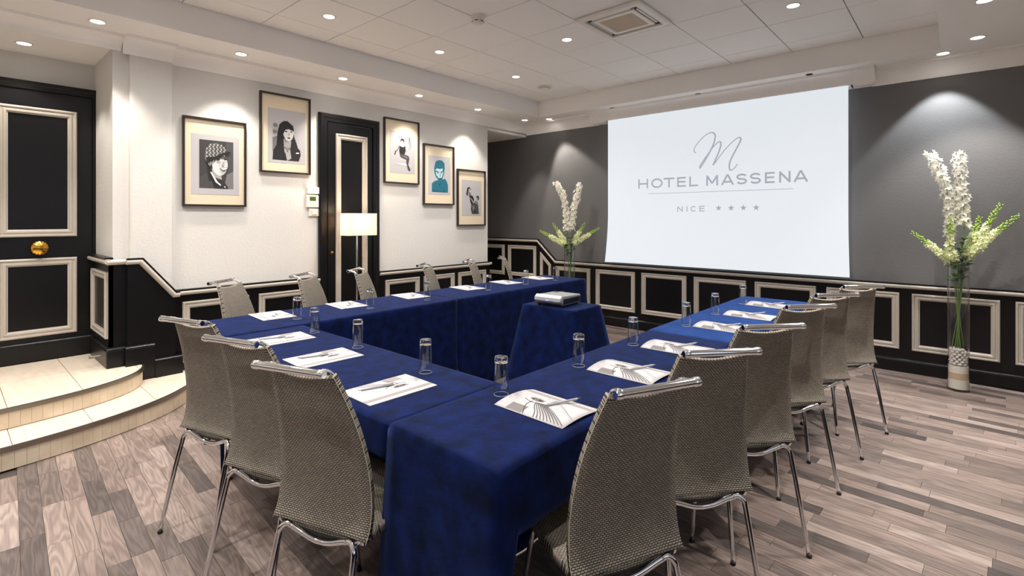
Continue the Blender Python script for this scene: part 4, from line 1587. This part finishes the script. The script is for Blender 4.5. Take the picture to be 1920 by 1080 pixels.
def make_chair():
    root = empty('conference_chair', (0, 0, 0))
    prof = [(-.178, .428), (-.158, .465), (-.148, .52), (-.148, .59), (-.158, .67), (-.177, .755), (-.203, .84), (-.231, .912), (-.243, .942)]
    hw = [.184, .184, .182, .178, .170, .158, .142, .126, .119]
    pth = smooth_path([(0, y, z) for y, z in prof], 4)
    hws = smooth_path([(h, 0, 0) for h in hw], 4)
    ncol = 13
    rows = []
    for i, (p, h) in enumerate(zip(pth, hws)):
        q = i / (len(pth) - 1)
        row = []
        for j in range(ncol):
            s_ = -1 + 2 * j / (ncol - 1)
            bow = (1 - s_ * s_)
            dy = -.012 * bow * math.sin(PI * min(1, q * 1.1)) - .004 * bow
            dz = -.018 * bow * max(0, (q - .8) / .2) ** 2 + .006 * bow * max(0, 1 - q * 6)
            row.append(Vector((s_ * h.x, p.y + dy, p.z + dz)))
        rows.append(row)

    def th(i, j):
        e = abs(2 * j - 1)
        return .0045 + .0085 * max(0, min(1, (e - .78) / .10)) * (1 if e < .97 else .78)
    back = obj('backrest', grid_surface(rows, th), M['weave'], root, smooth='all')
    for sx in (-1, 1):
        bm = nb()
        tube(bm, [(sx * (h.x + .002), p.y - .0085, p.z) for p, h in zip(pth, hws)], .0013, 5)
        obj('piping', bm, M['piping'], back, smooth='all', label='pale edge seam')
    # seat
    sp = [(.225, .425), (.235, .448), (.215, .464), (.15, .464), (.05, .455), (-.05, .445), (-.13, .436), (-.172, .422)]
    sw = [.178, .186, .192, .193, .192, .189, .183, .168]
    sth = smooth_path([(0, y, z) for y, z in sp], 3)
    sws = smooth_path([(h, 0, 0) for h in sw], 3)
    rows = []
    for p, h in zip(sth, sws):
        rows.append([Vector(((-1 + 2 * j / (ncol - 1)) * h.x, p.y, p.z - .014 * (1 - (-1 + 2 * j / (ncol - 1)) ** 2))) for j in range(ncol)])
    obj('seat', grid_surface(rows, lambda i, j: .007 + .006 * max(0, (abs(2 * j - 1) - .8) / .2)), M['weave'], root, smooth='all')
    # side tubes: seat rail turning up into the back
    R0 = .0085
    for sx in (-1, 1):
        pts = [(sx * .172, .20, .450), (sx * .174, .05, .443), (sx * .172, -.10, .430), (sx * .163, -.158, .416), (sx * .163, -.170, .426), (sx * .167, -.1545, .468), (sx * .1705, -.148, .52), (sx * .1665, -.148, .59), (sx * .1585, -.158, .67), (sx * .1465, -.177, .755), (sx * .131, -.203, .84), (sx * .115, -.231, .912), (sx * .108, -.244, .943), (sx * .107, -.268, .958), (sx * .110, -.296, .962)]
        bm = nb()
        tube(bm, smooth_path(pts, 3), R0, 8)
        obj('side_tube', bm, M['chrome'], root, smooth='all')
    # handle bar
    bm = nb()
    tube(bm, [(-.118, -.302, .962), (.118, -.302, .962)], .0118, 12)
    hb = obj('handle', bm, M['chrome'], root, smooth=True, label='chrome grab bar')
    for sx in (-1, 1):
        bm = nb()
        a, b = sx * .114, sx * .136
        tube(bm, [(a, -.302, .962), (a + sx * .003, -.302, .962), (b - sx * .004, -.302, .962), (b, -.302, .962)], [.0118, .0135, .0135, .0105], 12)
        obj('end_cap', bm, M['chrome'], hb, smooth=True)
    # leg frames: two legs bent into a sagging cross tube
    for yt, yf, sg in ((-.195, -.285, 1), (.135, .215, -1)):
        for sx in (-1, 1):
            pts = [(sx * .168, yf, .010), (sx * .158, (yf + yt) / 2, .215), (sx * .151, yt - .004 * sg, .375), (sx * .146, yt + .004 * sg, .405), (sx * .130, yt + .012 * sg, .420), (sx * .112, yt + .014 * sg, .418)]
            bm = nb()
            tube(bm, smooth_path(pts, 4), .0095, 8)
            lg = obj('leg', bm, M['chrome'], root, smooth='all')
            bm = nb()
            lathe(bm, [(.0100, 0), (.0106, .003), (.0104, .012), (.0095, .013)], 10, sx * .168, yf)
            obj('foot_cap', bm, M['rubber'], lg, smooth=True)
        bm = nb()
        yy = yt + .014 * sg
        tube(bm, smooth_path([(-.116, yy, .4185), (-.085, yy + .003 * sg, .408), (-.04, yy + .006 * sg, .392), (0, yy + .007 * sg, .387), (.04, yy + .006 * sg, .392), (.085, yy + .003 * sg, .408), (.116, yy, .4185)], 3), .0095, 8)
        obj('cross_tube', bm, M['chrome'], root, smooth='all')
        bm = nb()
        for sx in (-1, 1):
            tube(bm, [(sx * .135, yy, .415), (sx * .168, yt + .03 * sg, .432)], .008, 8)
        obj('bracket', bm, M['chrome'], root, smooth=True)
    return root


BAR = (0, -.302)


def place(proto, bx_, by_, rot, label, group, first=False):
    o = proto if first else copy_tree(proto)
    r = math.radians(rot)
    x = bx_ - (math.cos(r) * BAR[0] - math.sin(r) * BAR[1])
    y = by_ - (math.sin(r) * BAR[0] + math.cos(r) * BAR[1])
    o.location = (x, y, 0)
    o.rotation_euler = (0, 0, r)
    tag(o, label, 'chair', group)
    return o


ch = make_chair()
gH, gRt, gLf = 'chairs at the joining table', 'chairs along the right table row', 'chairs along the left table row'
CH = [(-2.500, .683, 18, 'taupe chair seen from behind, leftmost of the three nearest the entrance steps', gH),
      (-1.955, .685, 18, 'taupe chair seen from behind, middle one of the three at the joining table', gH),
      (-1.462, .668, 19, 'taupe chair seen from behind, nearest of the three at the joining table', gH),
      (-.582, 1.232, 65, 'large taupe chair back nearest the camera on the right', gRt),
      (-.580, 1.695, 50, 'dark taupe chair directly behind the nearest chair of the right row', gRt),
      (-.563, 2.240, 49, 'third chair from the camera along the right table row', gRt),
      (-.553, 2.880, 50, 'fourth chair from the camera along the right table row', gRt),
      (-.523, 3.410, 49, 'fifth chair from the camera along the right table row', gRt),
      (-.460, 3.940, 45, 'farthest chair of the right row, its whole back lit, near the flower vase', gRt),
      (-3.865, 1.300, -53, 'chair on the wall side below the woman in the checked cap', gLf),
      (-3.860, 1.860, -56, 'chair on the wall side just left of the service door', gLf),
      (-3.875, 2.340, -52, 'chair on the wall side in front of the service door and lamp', gLf),
      (-3.850, 3.040, -54, 'chair on the wall side below the seated dancer picture', gLf),
      (-3.850, 3.630, -56, 'chair on the wall side below the teal picture', gLf),
      (-3.900, 4.190, -50, 'chair seen edge on at the far end of the left row', gLf)]
for i, (a, b, r, lb, g) in enumerate(CH):
    place(ch, a, b, r, lb, g, first=(i == 0))

# ------------------------------------------------------------------ glasses
def make_glass():
    bm = nb()
    lathe(bm, [(.0258, .0006), (.0262, 0), (.0270, .0004), (.0272, .002), (.0262, .070), (.0252, .118), (.0240, .118), (.0250, .070), (.0258, .002)], 28, cap0=False, cap1=False)
    n = 28
    bm.verts.ensure_lookup_table()
    for k in range(n):
        bm.faces.new((bm.verts[8 * n + k], bm.verts[8 * n + (k + 1) % n], bm.verts[(k + 1) % n], bm.verts[k]))
    root = obj('drinking_glass', bm, M['glass'], None, smooth=True)
    bm = nb()
    lathe(bm, [(.004, .1170), (.016, .1165), (.0225, .1185), (.0250, .1190), (.0247, .136), (.0235, .1395), (.020, .1405), (.004, .1395)], 28)
    obj('glass_base', bm, M['solid_glass'], root, smooth=True, label='thick clear glass base')
    bm = nb()
    lathe(bm, [(.0256, .0004), (.0264, 0), (.0274, .0006), (.0276, .0018), (.0268, .0026), (.0258, .0018)], 28, cap0=False, cap1=False)
    obj('rim', bm, M['glass_glint'], root, smooth=True)
    return root


g0 = make_glass()
GL = [(-3.199, 1.523), (-3.183, 2.052), (-3.175, 2.568), (-3.184, 3.277), (-3.192, 3.811), (-3.181, 4.278),
      (-2.763, 1.418), (-2.278, 1.398), (-1.692, 1.360),
      (-1.260, 1.364), (-1.250, 1.853), (-1.252, 2.350), (-1.234, 2.982), (-1.239, 3.475), (-1.228, 4.025)]
ORD = ['first', 'second', 'third', 'fourth', 'fifth', 'sixth']
for i, (a, b) in enumerate(GL):
    o = g0 if i == 0 else copy_tree(g0)
    o.location = (a, b, .7545 if not 6 <= i < 9 else .7495)
    if i < 6:
        lb = 'upturned glass on the left table row, %s from the near end' % ORD[i]
    elif i < 9:
        lb = 'upturned glass on the joining table, %s from the left' % ORD[i - 6]
    else:
        lb = 'upturned glass on the right table row, %s from the near end' % ORD[i - 9]
    tag(o, lb, 'glass', 'upturned drinking glasses')

# ------------------------------------------------------------------ brochures and pens
PW, PL = .208, .297


def make_pad(arch):
    root = empty('brochure', (0, 0, 0))

    def hz(x, y):
        s_ = 2 * x / PW
        return arch * (1 - s_ * s_) * (.55 + .45 * (y / PL + .5))
    nx_, ny_ = (12, 10) if arch > .002 else (2, 2)
    rows = []
    for i in range(ny_ + 1):
        rows.append([Vector((-PW / 2 + PW * j / nx_, -PL / 2 + PL * i / ny_, .0016 + hz(-PW / 2 + PW * j / nx_, -PL / 2 + PL * i / ny_))) for j in range(nx_ + 1)])
    cov = obj('cover', grid_surface(rows, lambda i, j: .0012), M['paper'], root, smooth='all' if arch > .002 else False)
    tones = [flat('print pale grey', 146, 142, 138), flat('print mid grey', 120, 115, 113), flat('print dark', 52, 47, 47)]
    bm = nb()
    lvl = [0]

    def poly(pts, ti):
        # split long spans so that the ink follows the sheet
        lvl[0] += .00003
        f = bm.faces.new([bm.verts.new((x, y, .0031 + lvl[0] + hz(x, y))) for x, y in pts])
        f.material_index = ti
        f.normal_update()
        if f.normal.z < 0:
            f.normal_flip()

    def quadstrip(x0, x1, y0, y1, ti, k=12):
        for q in range(k):
            a, b = x0 + (x1 - x0) * q / k, x0 + (x1 - x0) * (q + 1) / k
            for r_ in range(10 if arch > .002 else 1):
                kk = 10 if arch > .002 else 1
                c_, d_ = y0 + (y1 - y0) * r_ / kk, y0 + (y1 - y0) * (r_ + 1) / kk
                f = bm.faces.new([bm.verts.new((x, y, .0030 + hz(x, y))) for x, y in ((a, c_), (b, c_), (b, d_), (a, d_))])
                f.material_index = ti

    def stroke(pts, w_, ti):
        P_ = smooth_path([(a, b, 0) for a, b in pts], 5)
        for p, q in zip(P_, P_[1:]):
            t = (q - p)
            if t.length < 1e-6:
                continue
            n_ = Vector((-t.y, t.x, 0)).normalized() * w_ / 2
            poly([(p.x + n_.x, p.y + n_.y), (p.x - n_.x, p.y - n_.y), (q.x - n_.x, q.y - n_.y), (q.x + n_.x, q.y + n_.y)], ti)
    quadstrip(.056, .080, -PL / 2, PL / 2, 0, 4)
    quadstrip(-.100, -.058, .03, .10, 0 if arch < .002 else 1, 6)
    # eye
    poly(E(.006, .046, .011, .030, 20), 1)
    poly(E(.004, .044, .009, .024, 20), 2)
    poly(E(.004, .048, .006, .009, 14), 0)
    poly(E(.004, .048, .0035, .0045, 12), 2)
    stroke([(-.012, .088), (-.022, .05), (-.016, .008), (.0, -.016)], .0028, 2)
    stroke([(.014, .082), (.018, .05), (.012, .012)], .0016, 2)
    # fan of strands
    for k in range(10 if arch > .002 else 7):
        q = k / 9
        stroke([(-.014 - .004 * q, .040 - .05 * q), (-.040, .030 - .085 * q), (-.072, .004 - .11 * q), (-.101, -.010 - .135 * q)] if q > .0 else [(-.014, .05), (-.05, .05), (-.101, .02)], .0024 if arch > .002 else .0019, 2)
    stroke([(.03, .02), (.02, -.04), (-.02, -.10), (-.05, -.145)], .0014, 2)
    stroke([(-.09, .135), (-.06, .12), (-.04, .128), (-.02, .11)], .0012, 1)
    stroke([(-.095, .11), (-.05, .098), (-.03, .10)], .0012, 1)
    for k in range(4):
        poly([(-.02 + k * .009, .118), (-.018 + k * .009, .118), (-.018 + k * .009, .140), (-.02 + k * .009, .140)], 2)
    obj('cover_print', bm, None, cov, mats=tones, recalc=False)['kind'] = 'stuff'
    return root


pads = {0: make_pad(.0004), 1: make_pad(.014)}
used = {0: False, 1: False}


def make_pen():
    root = empty('pen', (0, 0, 0))
    bm = nb()
    tube(bm, [(0, -.062, .0045), (0, -.058, .0045), (0, .060, .0045), (0, .064, .0045)], [.003, .0042, .0045, .003], 8)
    obj('barrel', bm, M['silver'], root, smooth=True)
    bm = nb()
    tube(bm, [(0, -.075, .0045), (0, -.062, .0045)], [.0008, .0032], 8)
    obj('tip', bm, M['chrome'], root, smooth=True)
    bm = nb()
    box(bm, -.0015, .0015, .022, .062, .009, .0105)
    obj('clip', bm, M['chrome'], root)
    return root


pen0 = make_pen()
PD = [(-3.427, 1.462, -94, 0), (-3.431, 2.010, -96, 0), (-3.436, 2.600, -97, 0), (-3.436, 3.253, -97, 0), (-3.441, 3.792, -97, 0), (-3.435, 4.300, -98, 0),
      (-2.740, 1.215, -3, 0), (-2.227, 1.187, -2, 0), (-1.630, 1.135, -1, 0),
      (-1.055, 1.370, 88, 1), (-1.040, 1.925, 89, 1), (-1.050, 2.428, 91, 1), (-1.041, 3.072, 87, 1), (-1.035, 3.564, 88, 1), (-1.045, 4.080, 86, 1)]
for i, (x, y, r, kind) in enumerate(PD):
    z = .7545 if not 6 <= i < 9 else .7495
    o = pads[kind] if not used[kind] else copy_tree(pads[kind])
    used[kind] = True
    o.location = (x, y, z)
    o.rotation_euler = (0, 0, math.radians(r))
    if i < 6:
        where = 'on the left table row, %s from the near end' % ORD[i]
        what = 'flat white brochure with pencil drawing '
    elif i < 9:
        where = 'on the joining table, %s from the left' % ORD[i - 6]
        what = 'flat white brochure with drawn eye '
    else:
        where = 'on the right table row, %s from the near end' % ORD[i - 9]
        what = 'curled white brochure with drawn eye '
    tag(o, what + where, 'brochure', 'brochures at the seats')
    p = pen0 if i == 0 else copy_tree(pen0)
    rr_ = math.radians(r)
    lx, ly = (-.035, -.03) if kind == 0 else (.045, -.035)
    p.location = (x + lx * math.cos(rr_) - ly * math.sin(rr_), y + lx * math.sin(rr_) + ly * math.cos(rr_), z + (.0032 if kind == 0 else .0130))
    p.rotation_euler = (0, 0, rr_ + math.radians(-16 if kind == 0 else 72))
    tag(p, 'silver pen lying on the brochure ' + where, 'pen', 'pens on the brochures')

# ------------------------------------------------------------------ projector and its stand
st = empty('projector_table', (-2.25, 3.105, 0), label='small square table under the flared cloth carrying the projector', cat='table')
px0, px1, py0, py1 = -2.485, -2.015, 2.93, 3.28
obj('tabletop', bx(px0 + .01, px1 - .01, py0 + .01, py1 - .01, .715, .742), M['table'], st, world=True)
for xx in (px0 + .05, px1 - .05):
    for yy in (py0 + .05, py1 - .05):
        bm = nb()
        tube(bm, [(xx, yy, 0), (xx, yy, .715)], .015, 8)
        obj('leg', bm, M['dark'], st, world=True, smooth=True)
tablecloth(px0, px1, py0, py1, .752, dict(S=F0, E=F0, N=F0, W=F0), M['velvet'], 'navy velvet cloth flaring over the projector table', 9, rect_flare=.11, group='projector table cloth')

pj = empty('projector', (-2.268, 3.085, .755), math.radians(3), label='silver video projector standing on the small cloth covered table', cat='projector')
bm = nb()
W2, D2, HH = .118, .140, .078
prof = []
for (yy, zz) in ((-D2 + .004, .030), (-D2 - .006, .045), (-D2 + .0, .068), (-D2 + .022, .084), (-D2 + .06, HH), (D2 - .01, HH - .004), (D2, HH - .014), (D2, .022), (D2 - .01, .014), (-D2 + .03, .014)):
    prof.append((yy, zz))
a = [bm.verts.new((-W2, y, z)) for y, z in prof]
b = [bm.verts.new((W2, y, z)) for y, z in prof]
n = len(prof)
bm.faces.new(a[::-1]); bm.faces.new(b)
for i in range(n):
    bm.faces.new((a[i], a[(i + 1) % n], b[(i + 1) % n], b[i]))
bmesh.ops.bevel(bm, geom=[e for e in bm.edges if abs(e.verts[0].co.x - e.verts[1].co.x) < 1e-6], offset=.006, segments=2, affect='EDGES')
obj('body', bm, M['silver'], pj, smooth=True)
for sx in (-1, 1):
    bm = nb()
    xo = sx * W2
    box(bm, min(xo, xo + sx * .004), max(xo, xo + sx * .004), -D2 + .03, D2 - .012, .022, HH - .016, bevel=.002)
    sp_ = obj('side_panel', bm, M['dark'], pj, label='dark side panel')
    bm = nb()
    for k in range(7):
        y = -.02 + k * .02
        box(bm, min(xo + sx * .003, xo + sx * .006), max(xo + sx * .003, xo + sx * .006), y, y + .008, .03, .062)
    obj('vent_slats', bm, M['rubber'], sp_)
bm = nb()
lathe(bm, [(.030, 0), (.030, .012), (.024, .014), (.022, .006)], 20)
bmesh.ops.rotate(bm, verts=bm.verts, cent=(0, 0, 0), matrix=Matrix.Rotation(-PI / 2, 3, 'X'))
bmesh.ops.translate(bm, verts=bm.verts, vec=(-.06, D2 - .002, .048))
obj('lens_ring', bm, M['dark'], pj, smooth=True)
obj('control_pad', bx(-.10, -.06, D2 - .06, D2 - .03, HH - .006, HH - .001, bevel=.001), M['dark'], pj)
M['led'] = emit('blue status light', (.25, .35, 1, 1), 2.0)
obj('status_light', bx(-.012, .014, -D2 - .008, -D2 - .004, .047, .051), M['led'], pj, label='blue status light')
obj('badge', bx(.060, .098, -D2 - .0070, -D2 - .003, .043, .050), M['paper'], pj)
for sx in (-1, 1):
    for sy in (-1, 1):
        bm = nb()
        lathe(bm, [(.010, 0), (.012, .004), (.010, .016)], 10, sx * .10, sy * .10)
        obj('foot', bm, M['rubber'], pj, smooth=True)

# ------------------------------------------------------------------ floor lamp in front of the service door
lp = empty('floor_lamp', (-4.58, 2.82, 0), label='floor lamp with a glowing rectangular cream shade before the service door', cat='lamp')
bm = nb()
box(bm, -.11, .11, -.13, .13, 0, .018, bevel=.004)
obj('base', bm, M['chrome'], lp)
bm = nb()
tube(bm, [(0, -.02, .016), (0, -.02, 1.30)], .009, 10)
obj('pole', bm, M['chrome'], lp, smooth=True)
hx_, hy_ = .085, .158
z0, z1 = 1.232, 1.452
bm = nb()
outer = [(-hx_, -hy_), (hx_, -hy_), (hx_, hy_), (-hx_, hy_)]
sweep(bm, [(x, y, z0) for x, y in outer], (0, 0, 1), [(0, 0), (0, z1 - z0), (.003, z1 - z0), (.003, 0)], closed=True)
shd = obj('lamp_shade', bm, M['shade'], lp, label='glowing cream shade')
for zz in (z0, z1):
    bm = nb()
    sweep(bm, [(x, y, zz - .002) for x, y in outer], (0, 0, 1), [(-.001, 0), (-.001, .005), (.0, .005), (.0, 0)], closed=True)
    obj('shade_edge', bm, M['matboard'], shd)
bm = nb()
lathe(bm, [(.010, 1.27), (.013, 1.29), (.030, 1.335), (.032, 1.35), (.022, 1.375), (.008, 1.383)], 16, 0, -.02)
M['warm_bulb'] = emit('warm bulb', (1, .8, .55, 1), 30.0)
obj('bulb', bm, M['warm_bulb'], lp, smooth=True)
pl_ = bpy.data.lights.new('lamp', 'POINT')
pl_.energy = 6
pl_.color = (1, .78, .55)
pl_.shadow_soft_size = .04
lo = bpy.data.objects.new('lamp_light', pl_)
C.objects.link(lo)
lo.parent = lp
lo.location = (0, -.02, 1.42)

# ------------------------------------------------------------------ flower vases
def floret(bm, c, axis, r, rnd, midx=0):
    """five pointed cupped petals"""
    ax = axis.normalized()
    s_ = ax.cross(Vector((0, 0, 1)))
    s_ = s_.normalized() if s_.length > .01 else Vector((1, 0, 0))
    u_ = ax.cross(s_)
    cv = bm.verts.new(c)
    a0 = rnd.uniform(0, 6)
    for k in range(5):
        a = a0 + k * 2 * PI / 5
        pts = []
        for da, rr_, lift in ((-.5, .62, .25), (0, 1.0, .45), (.5, .62, .25)):
            d_ = s_ * math.cos(a + da) + u_ * math.sin(a + da)
            pts.append(bm.verts.new(c + d_ * r * rr_ * rnd.uniform(.9, 1.1) + ax * r * lift))
        f1 = bm.faces.new((cv, pts[0], pts[1]))
        f2 = bm.faces.new((cv, pts[1], pts[2]))
        f1.material_index = f2.material_index = midx


def blob(bm, c, r, rnd, squash=1.0):
    m_ = Matrix.Translation(c) @ Matrix.Rotation(rnd.uniform(0, 3), 4, 'Z') @ Matrix.Diagonal((r * rnd.uniform(.8, 1.2), r * rnd.uniform(.8, 1.2), r * squash, 1))
    bmesh.ops.create_icosphere(bm, subdivisions=1, radius=1, matrix=m_)


def flower_stem(loc, pts, style, label, group, seed, flo_from=.0, dens=1.0, fr=.027):
    """pts: local path from foot to tip; the flowered share runs from flo_from to the tip"""
    rnd = random.Random(seed)
    root = empty('flower_stem', loc, label=label, cat='flower', group=group)
    path = smooth_path(pts, 8)
    n = len(path)
    bm = nb()
    tube(bm, path, [.0045 * (1 - .6 * i / n) for i in range(n)], 6)
    obj('stalk', bm, M['stem'], root, smooth='all')
    L_ = [0]
    for p, q in zip(path, path[1:]):
        L_.append(L_[-1] + (q - p).length)
    tot = L_[-1]

    def at(t):
        d = t * tot
        for i in range(n - 1):
            if L_[i + 1] >= d:
                k_ = (d - L_[i]) / max(1e-6, L_[i + 1] - L_[i])
                return path[i].lerp(path[i + 1], k_), (path[i + 1] - path[i]).normalized()
        return path[-1], (path[-1] - path[-2]).normalized()
    bm, bb = nb(), nb()
    cnt = int(tot * (1 - flo_from) * (105 if style == 'white' else 190) * dens)
    for i in range(cnt):
        q = i / max(1, cnt - 1)
        t = flo_from + (1 - flo_from) * q
        p, tg = at(t)
        a = i * 2.4 + rnd.uniform(-.3, .3)
        s_ = tg.orthogonal().normalized()
        u_ = tg.cross(s_)
        d_ = s_ * math.cos(a) + u_ * math.sin(a)
        taper = 1.12 if style == 'white' else (1 - .42 * q)
        rad = fr * (.8 + .4 * rnd.random()) * taper
        cen = p + d_ * rad * (1.0 if style == 'white' else .9) * rnd.uniform(.5, 1.25)
        if style != 'white' and q > .62:
            blob(bb, cen, .0115 * (1.45 - q), rnd)
        else:
            floret(bm, cen, (d_ + tg * .35), rad * 1.05, rnd)
            if style == 'white':
                floret(bm, cen + d_ * .004, (d_ + tg * .35), rad * .65, rnd)
    o = obj('florets', bm, M['petal'] if style == 'white' else M['petal_y'], root, recalc=False)
    o['kind'] = 'stuff'
    if style != 'white':
        o = obj('buds', bb, M['bud'], root, smooth='all')
        o['kind'] = 'stuff'
    else:
        bb.free()
    # a few leaves under the flowers
    bm = nb()
    for k in range(13):
        t = max(.1, flo_from - .02 - .16 * rnd.random())
        p, tg = at(t)
        a = rnd.uniform(0, 6.28)
        s_ = tg.orthogonal().normalized()
        u_ = tg.cross(s_)
        d_ = s_ * math.cos(a) + u_ * math.sin(a)
        w_ = tg.cross(d_)
        ln = rnd.uniform(.06, .11)
        prev = None
        for (f_, ww) in ((0, .003), (.35, .019), (.7, .013), (1, .001)):
            q_ = p + d_ * ln * f_ * .8 + tg * ln * f_ * (.7 - .5 * f_)
            cur = (bm.verts.new(q_ + w_ * ww), bm.verts.new(q_ - w_ * ww))
            if prev:
                bm.faces.new((prev[0], prev[1], cur[1], cur[0]))
            prev = cur
    obj('leaves', bm, M['leaf'], root, smooth='all')
    return root


def vase(loc, spread_dir, spikes, label, where, seed):
    rnd = random.Random(seed)
    vx, vy, _ = loc
    R1, H1 = .070, 1.045
    bm = nb()
    lathe(bm, [(.060, 0), (R1, .004), (R1, .02), (R1, H1 - .003), (R1 - .0015, H1), (R1 - .004, H1 - .001), (R1 - .0042, .024), (.058, .020)], 40)
    o = obj('vase', bm, M['glass'], None, smooth=True)
    o.location = loc
    tag(o, label, 'vase', 'tall glass cylinder vases')
    ri = R1 - .0055
    for (a, b, m_, nm, lb) in ((.0215, .098, 'sand_w', 'white_sand', 'white sand at the bottom of the '), (.0985, .150, 'sand_b', 'beige_sand', 'beige sand layer inside the '), (.1505, .205, 'sand_w', 'white_sand', 'upper white sand layer inside the ')):
        bm = nb()
        lathe(bm, [(ri, a), (ri, b)], 28)
        q = obj(nm, bm, M[m_], None, smooth=True)
        q.location = loc
        tag(q, lb + where + ' vase', 'sand', kind='stuff')
    bm = nb()
    for lay_ in range(7):
        for k in range(9 if lay_ < 6 else 5):
            a = k * 2 * PI / 9 + lay_ * .35
            rr_ = ri - .0175
            blob(bm, Vector((rr_ * math.cos(a), rr_ * math.sin(a), .222 + lay_ * .019)), .0160, rnd, .8)
        blob(bm, Vector((rnd.uniform(-.01, .01), rnd.uniform(-.01, .01), .222 + lay_ * .019)), .018, rnd)
        for k in range(4):
            a = k * PI / 2 + lay_
            blob(bm, Vector((.026 * math.cos(a), .026 * math.sin(a), .222 + lay_ * .019)), .015, rnd, .8)
    q = obj('pebbles', bm, M['pebble'], None, smooth='all')
    q.location = loc
    tag(q, 'rounded white pebbles piled inside the ' + where + ' vase', 'pebbles', kind='stuff')
    sd_ = Vector((spread_dir[0], spread_dir[1], 0))
    dp = Vector((-spread_dir[1], spread_dir[0], 0))
    for i, (tx, tz, mid, dy, style, f0, lb) in enumerate(spikes):
        foot = sd_ * (-.35 * tx / max(.2, abs(tx)) * .08 + rnd.uniform(-.015, .015)) + dp * rnd.uniform(-.02, .02)
        rim = sd_ * max(-.042, min(.042, tx * .16)) + dp * max(-.035, min(.035, dy * .5))
        pts = [foot + Vector((0, 0, .345)), foot * .3 + Vector((0, 0, .65)) + rim * .3, rim + Vector((0, 0, 1.03))]
        pts += [sd_ * a + dp * dy * .6 + Vector((0, 0, b)) for a, b in mid]
        pts.append(sd_ * tx + dp * dy + Vector((0, 0, tz)))
        flower_stem(loc, pts, style, lb + ' in the ' + where + ' vase', 'flower stems in the ' + where + ' vase', seed * 20 + i, f0)


vase((-.007, 5.50, 0), (1, 0), [
    (-.182, 1.955, [(-.055, 1.25), (-.055, 1.52), (-.10, 1.74)], .02, 'white', .56, 'tall white delphinium spike leaning left'),
    (.010, 1.935, [(.03, 1.22), (.035, 1.45), (.010, 1.70)], -.03, 'white', .62, 'tall white delphinium spike standing upright'),
    (-.045, 1.42, [(-.05, 1.12), (-.05, 1.25)], -.06, 'yellow', .66, 'short upright pale spike'),
    (-.300, 1.29, [(-.10, 1.10), (-.20, 1.20)], -.03, 'yellow', .66, 'short pale spike arching far left'),
    (.352, 1.432, [(.08, 1.12), (.20, 1.27)], -.03, 'yellow', .62, 'long pale spike arching far right'),
    (.250, 1.52, [(.07, 1.13), (.16, 1.32)], .03, 'yellow', .62, 'pale spike rising to the right'),
    (.130, 1.42, [(.05, 1.12), (.09, 1.27)], .06, 'yellow', .70, 'small greenish spike between the others')],
    'tall clear glass cylinder vase of white flowers at the right of the screen', 'right', 3)
vase((-3.80, 5.42, 0), (.749, .663), [
    (-.175, 1.87, [(-.03, 1.28), (-.04, 1.50), (-.09, 1.72)], .02, 'white', .58, 'tall white delphinium spike leaning left'),
    (.135, 1.85, [(.03, 1.25), (.05, 1.48), (.10, 1.70)], .0, 'white', .60, 'tall white delphinium spike leaning right'),
    (-.385, 1.245, [(-.10, 1.08), (-.24, 1.16)], -.03, 'yellow', .66, 'pale spike arching far left'),
    (-.215, 1.345, [(-.06, 1.10), (-.14, 1.22)], .03, 'yellow', .68, 'greenish spike rising to the left'),
    (.205, 1.345, [(.06, 1.10), (.13, 1.22)], .03, 'yellow', .68, 'greenish spike rising to the right'),
    (.385, 1.28, [(.10, 1.10), (.24, 1.19)], -.02, 'yellow', .66, 'pale spike arching far right')],
    'tall clear glass cylinder vase of white flowers at the left of the screen', 'left', 5)
